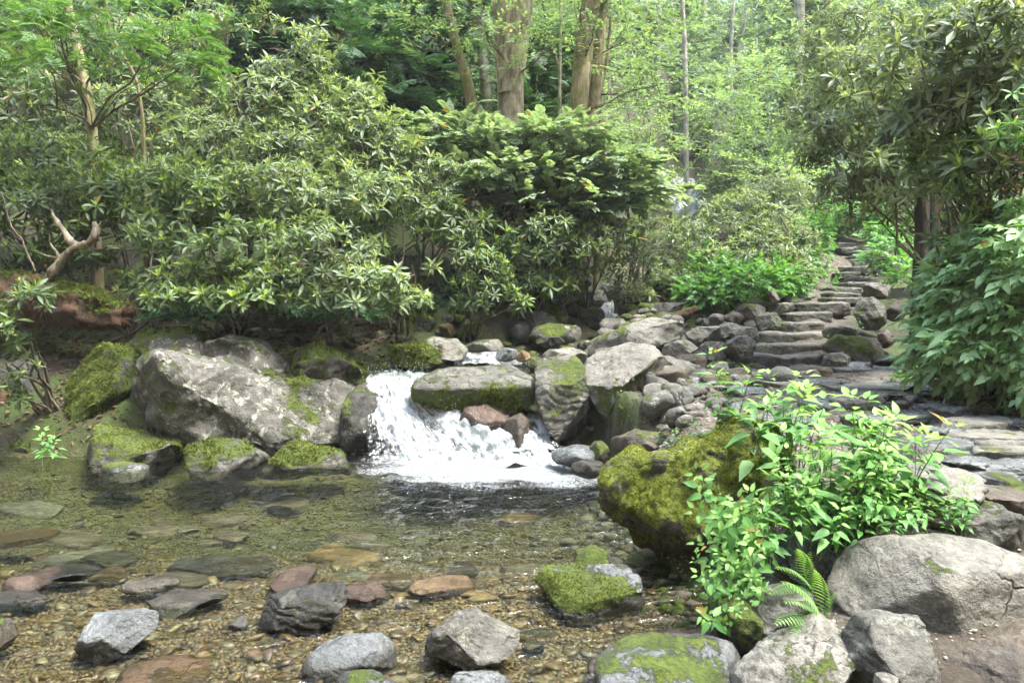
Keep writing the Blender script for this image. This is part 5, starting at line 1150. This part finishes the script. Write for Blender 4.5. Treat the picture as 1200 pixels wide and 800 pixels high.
plant('wisp of green by the mossy corner stone', [(893, 413, 9.9, .3), (898, 412, 9.9, .3)], 0, group='weeds between the stones')
# ferns
def fern(label, base, Yd, fronds):
    b = W(*base, Yd); e = empty('fern', b, label, 'fern', 'ferns among the foreground rocks')
    for i, (dx, dz, dy, s) in enumerate(fronds):
        d = np.array([[dx, dy, dz]], float)+rng.normal(size=(1, 3))*.12; sc_ = s*.8
        scatter('frond', TP['frond'][i % 4:i % 4+1], np.array([b]), frames_y(d, .0 if dz < .5 else .05), sc_, M['fern'], e, .1)
    return e
fern('bright fern arching between the smooth boulder and mossy rock', (965, 728), 3.2, [(-.9, .15, -.25, .75), (-.2, .75, -.2, .75), (-.75, .55, -.15, .85), (.35, .55, -.3, .45), (-.7, -.25, -.5, .7), (-.95, -.1, -.5, .8), (-.3, -.45, -.6, .45)])
fern('darker fern above the bright one near the leafy stems', (950, 690), 3.4, [(-.9, .3, -.2, .75), (-.5, .7, -.2, .7), (.1, .8, -.1, .55), (-.95, .05, -.3, .7)])

# brown hanging dead leaves at right edge
b = W(1182, 190, 6.2); P = b+rng.normal(size=(16, 3))*[.08, .06, .07]
o = scatter('dead_leaf_cluster', [rosette(1, .12, False, 4)], P, frames_z(np.tile([0, 0, -1.], (16, 1))+rng.normal(size=(16, 3))*.3), 1.0, M['litter'], None, .3, origin=b); tag(o, 'cluster of brown hanging dead leaves at the right edge', 'dead leaves')
b = W(1196, 140, 6.0); P = b+rng.normal(size=(10, 3))*[.08, .06, .12]
o = scatter('yellow_green_sprig', TP['ros1'], P, frames_z(np.tile([-.3, -.4, 1.], (10, 1))+rng.normal(size=(10, 3))*.3), .9, M['herb'], None, .3, origin=b); tag(o, 'yellow green young sprig at the right edge', 'sprig')
# dead leaf scraps and twigs
L = []
for i in range(160):
    y = rng.uniform(3.4, 9.5); x = rng.uniform(xr_(y)+.2, 5.2) if i < 90 else rng.uniform(-6, -1.8)
    if i >= 90: y = rng.uniform(8.4, 10.5)
    a = rng.uniform(0, 3.14); l = rng.uniform(.05, .22); z = Hs(x, y)+.015; d = np.array([math.cos(a), math.sin(a), 0])*l
    L.append((wiggle(np.array([x, y, z])-d/2, np.array([x, y, z])+d/2, 4, .1), np.linspace(.004, .002, 4)))
V, F = tubes(L, 4); tag(mk('twig_litter', V, F, M['stem']), kind='stuff')

# ================================================================== haze, sky, light
HAZE = .0011
def haze(dens):
    x0, x1, y0, y1, z0, z1 = -74, 74, -44, 119, -3, 75
    V = np.array([[x, y, z] for z in (z0, z1) for y in (y0, y1) for x in (x0, x1)]); F = np.array([[0, 2, 3, 1], [4, 5, 7, 6], [0, 1, 5, 4], [2, 6, 7, 3], [0, 4, 6, 2], [1, 3, 7, 5]])
    m, nt = newmat('haze'); v = N(nt, 'ShaderNodeVolumePrincipled'); v.inputs['Density'].default_value = dens; v.inputs['Color'].default_value = (.93, .96, 1, 1); v.inputs['Anisotropy'].default_value = 0
    o = N(nt, 'ShaderNodeOutputMaterial'); LK(nt, v.outputs[0], o.inputs['Volume']); h = mk('haze', V, F, m, smooth=False); tag(h, kind='stuff')
if HAZE: haze(HAZE)

SUN_EL, SUN_AZ = R(66), R(112)      # azimuth from +Y towards +X
world = bpy.data.worlds.new('World'); bpy.context.scene.world = world; world.use_nodes = True
nt = world.node_tree; nt.nodes.clear()
sky = nt.nodes.new('ShaderNodeTexSky'); sky.sky_type = 'NISHITA'; sky.sun_disc = False; sky.sun_elevation = SUN_EL; sky.sun_rotation = SUN_AZ; sky.air_density = 1.0; sky.dust_density = 3.0; sky.ozone_density = 1.0
bg = nt.nodes.new('ShaderNodeBackground'); bg.inputs['Strength'].default_value = .15
wo = nt.nodes.new('ShaderNodeOutputWorld'); nt.links.new(sky.outputs[0], bg.inputs[0]); nt.links.new(bg.outputs[0], wo.inputs[0])
sl = bpy.data.lights.new('sun', 'SUN'); sl.energy = 1.5; sl.angle = R(13); sl.color = (1, .96, .88)
so = bpy.data.objects.new('sun', sl); C.objects.link(so)
dv = Vector((math.sin(SUN_AZ)*math.cos(SUN_EL), math.cos(SUN_AZ)*math.cos(SUN_EL), math.sin(SUN_EL)))
so.rotation_euler = (-dv).to_track_quat('-Z', 'Y').to_euler(); so.location = (0, 0, 30)

cam = bpy.data.cameras.new('camera'); cam.sensor_width = 36; cam.lens = 36*FPX/1200; cam.clip_start = .05; cam.clip_end = 400
co = bpy.data.objects.new('camera', cam); C.objects.link(co); co.location = (0, 0, CAMZ); co.rotation_euler = (math.pi/2-PITCH, 0, 0)
sc = bpy.context.scene; sc.camera = co
sc.view_settings.view_transform = 'Standard'; sc.view_settings.look = 'None'; sc.view_settings.exposure = 3.0; sc.view_settings.gamma = 1; sc.view_settings.use_white_balance = True; sc.view_settings.white_balance_temperature = 6450; sc.view_settings.white_balance_tint = 6; sc.view_settings.use_curve_mapping = False
sc.render.engine = 'CYCLES'; cy = sc.cycles
cy.max_bounces = 6; cy.diffuse_bounces = 3; cy.glossy_bounces = 2; cy.transmission_bounces = 3; cy.transparent_max_bounces = 8; cy.volume_bounces = 0
cy.use_denoising = True; cy.use_adaptive_sampling = True; cy.adaptive_threshold = .03; cy.sample_clamp_indirect = 6; cy.caustics_reflective = False; cy.caustics_refractive = False
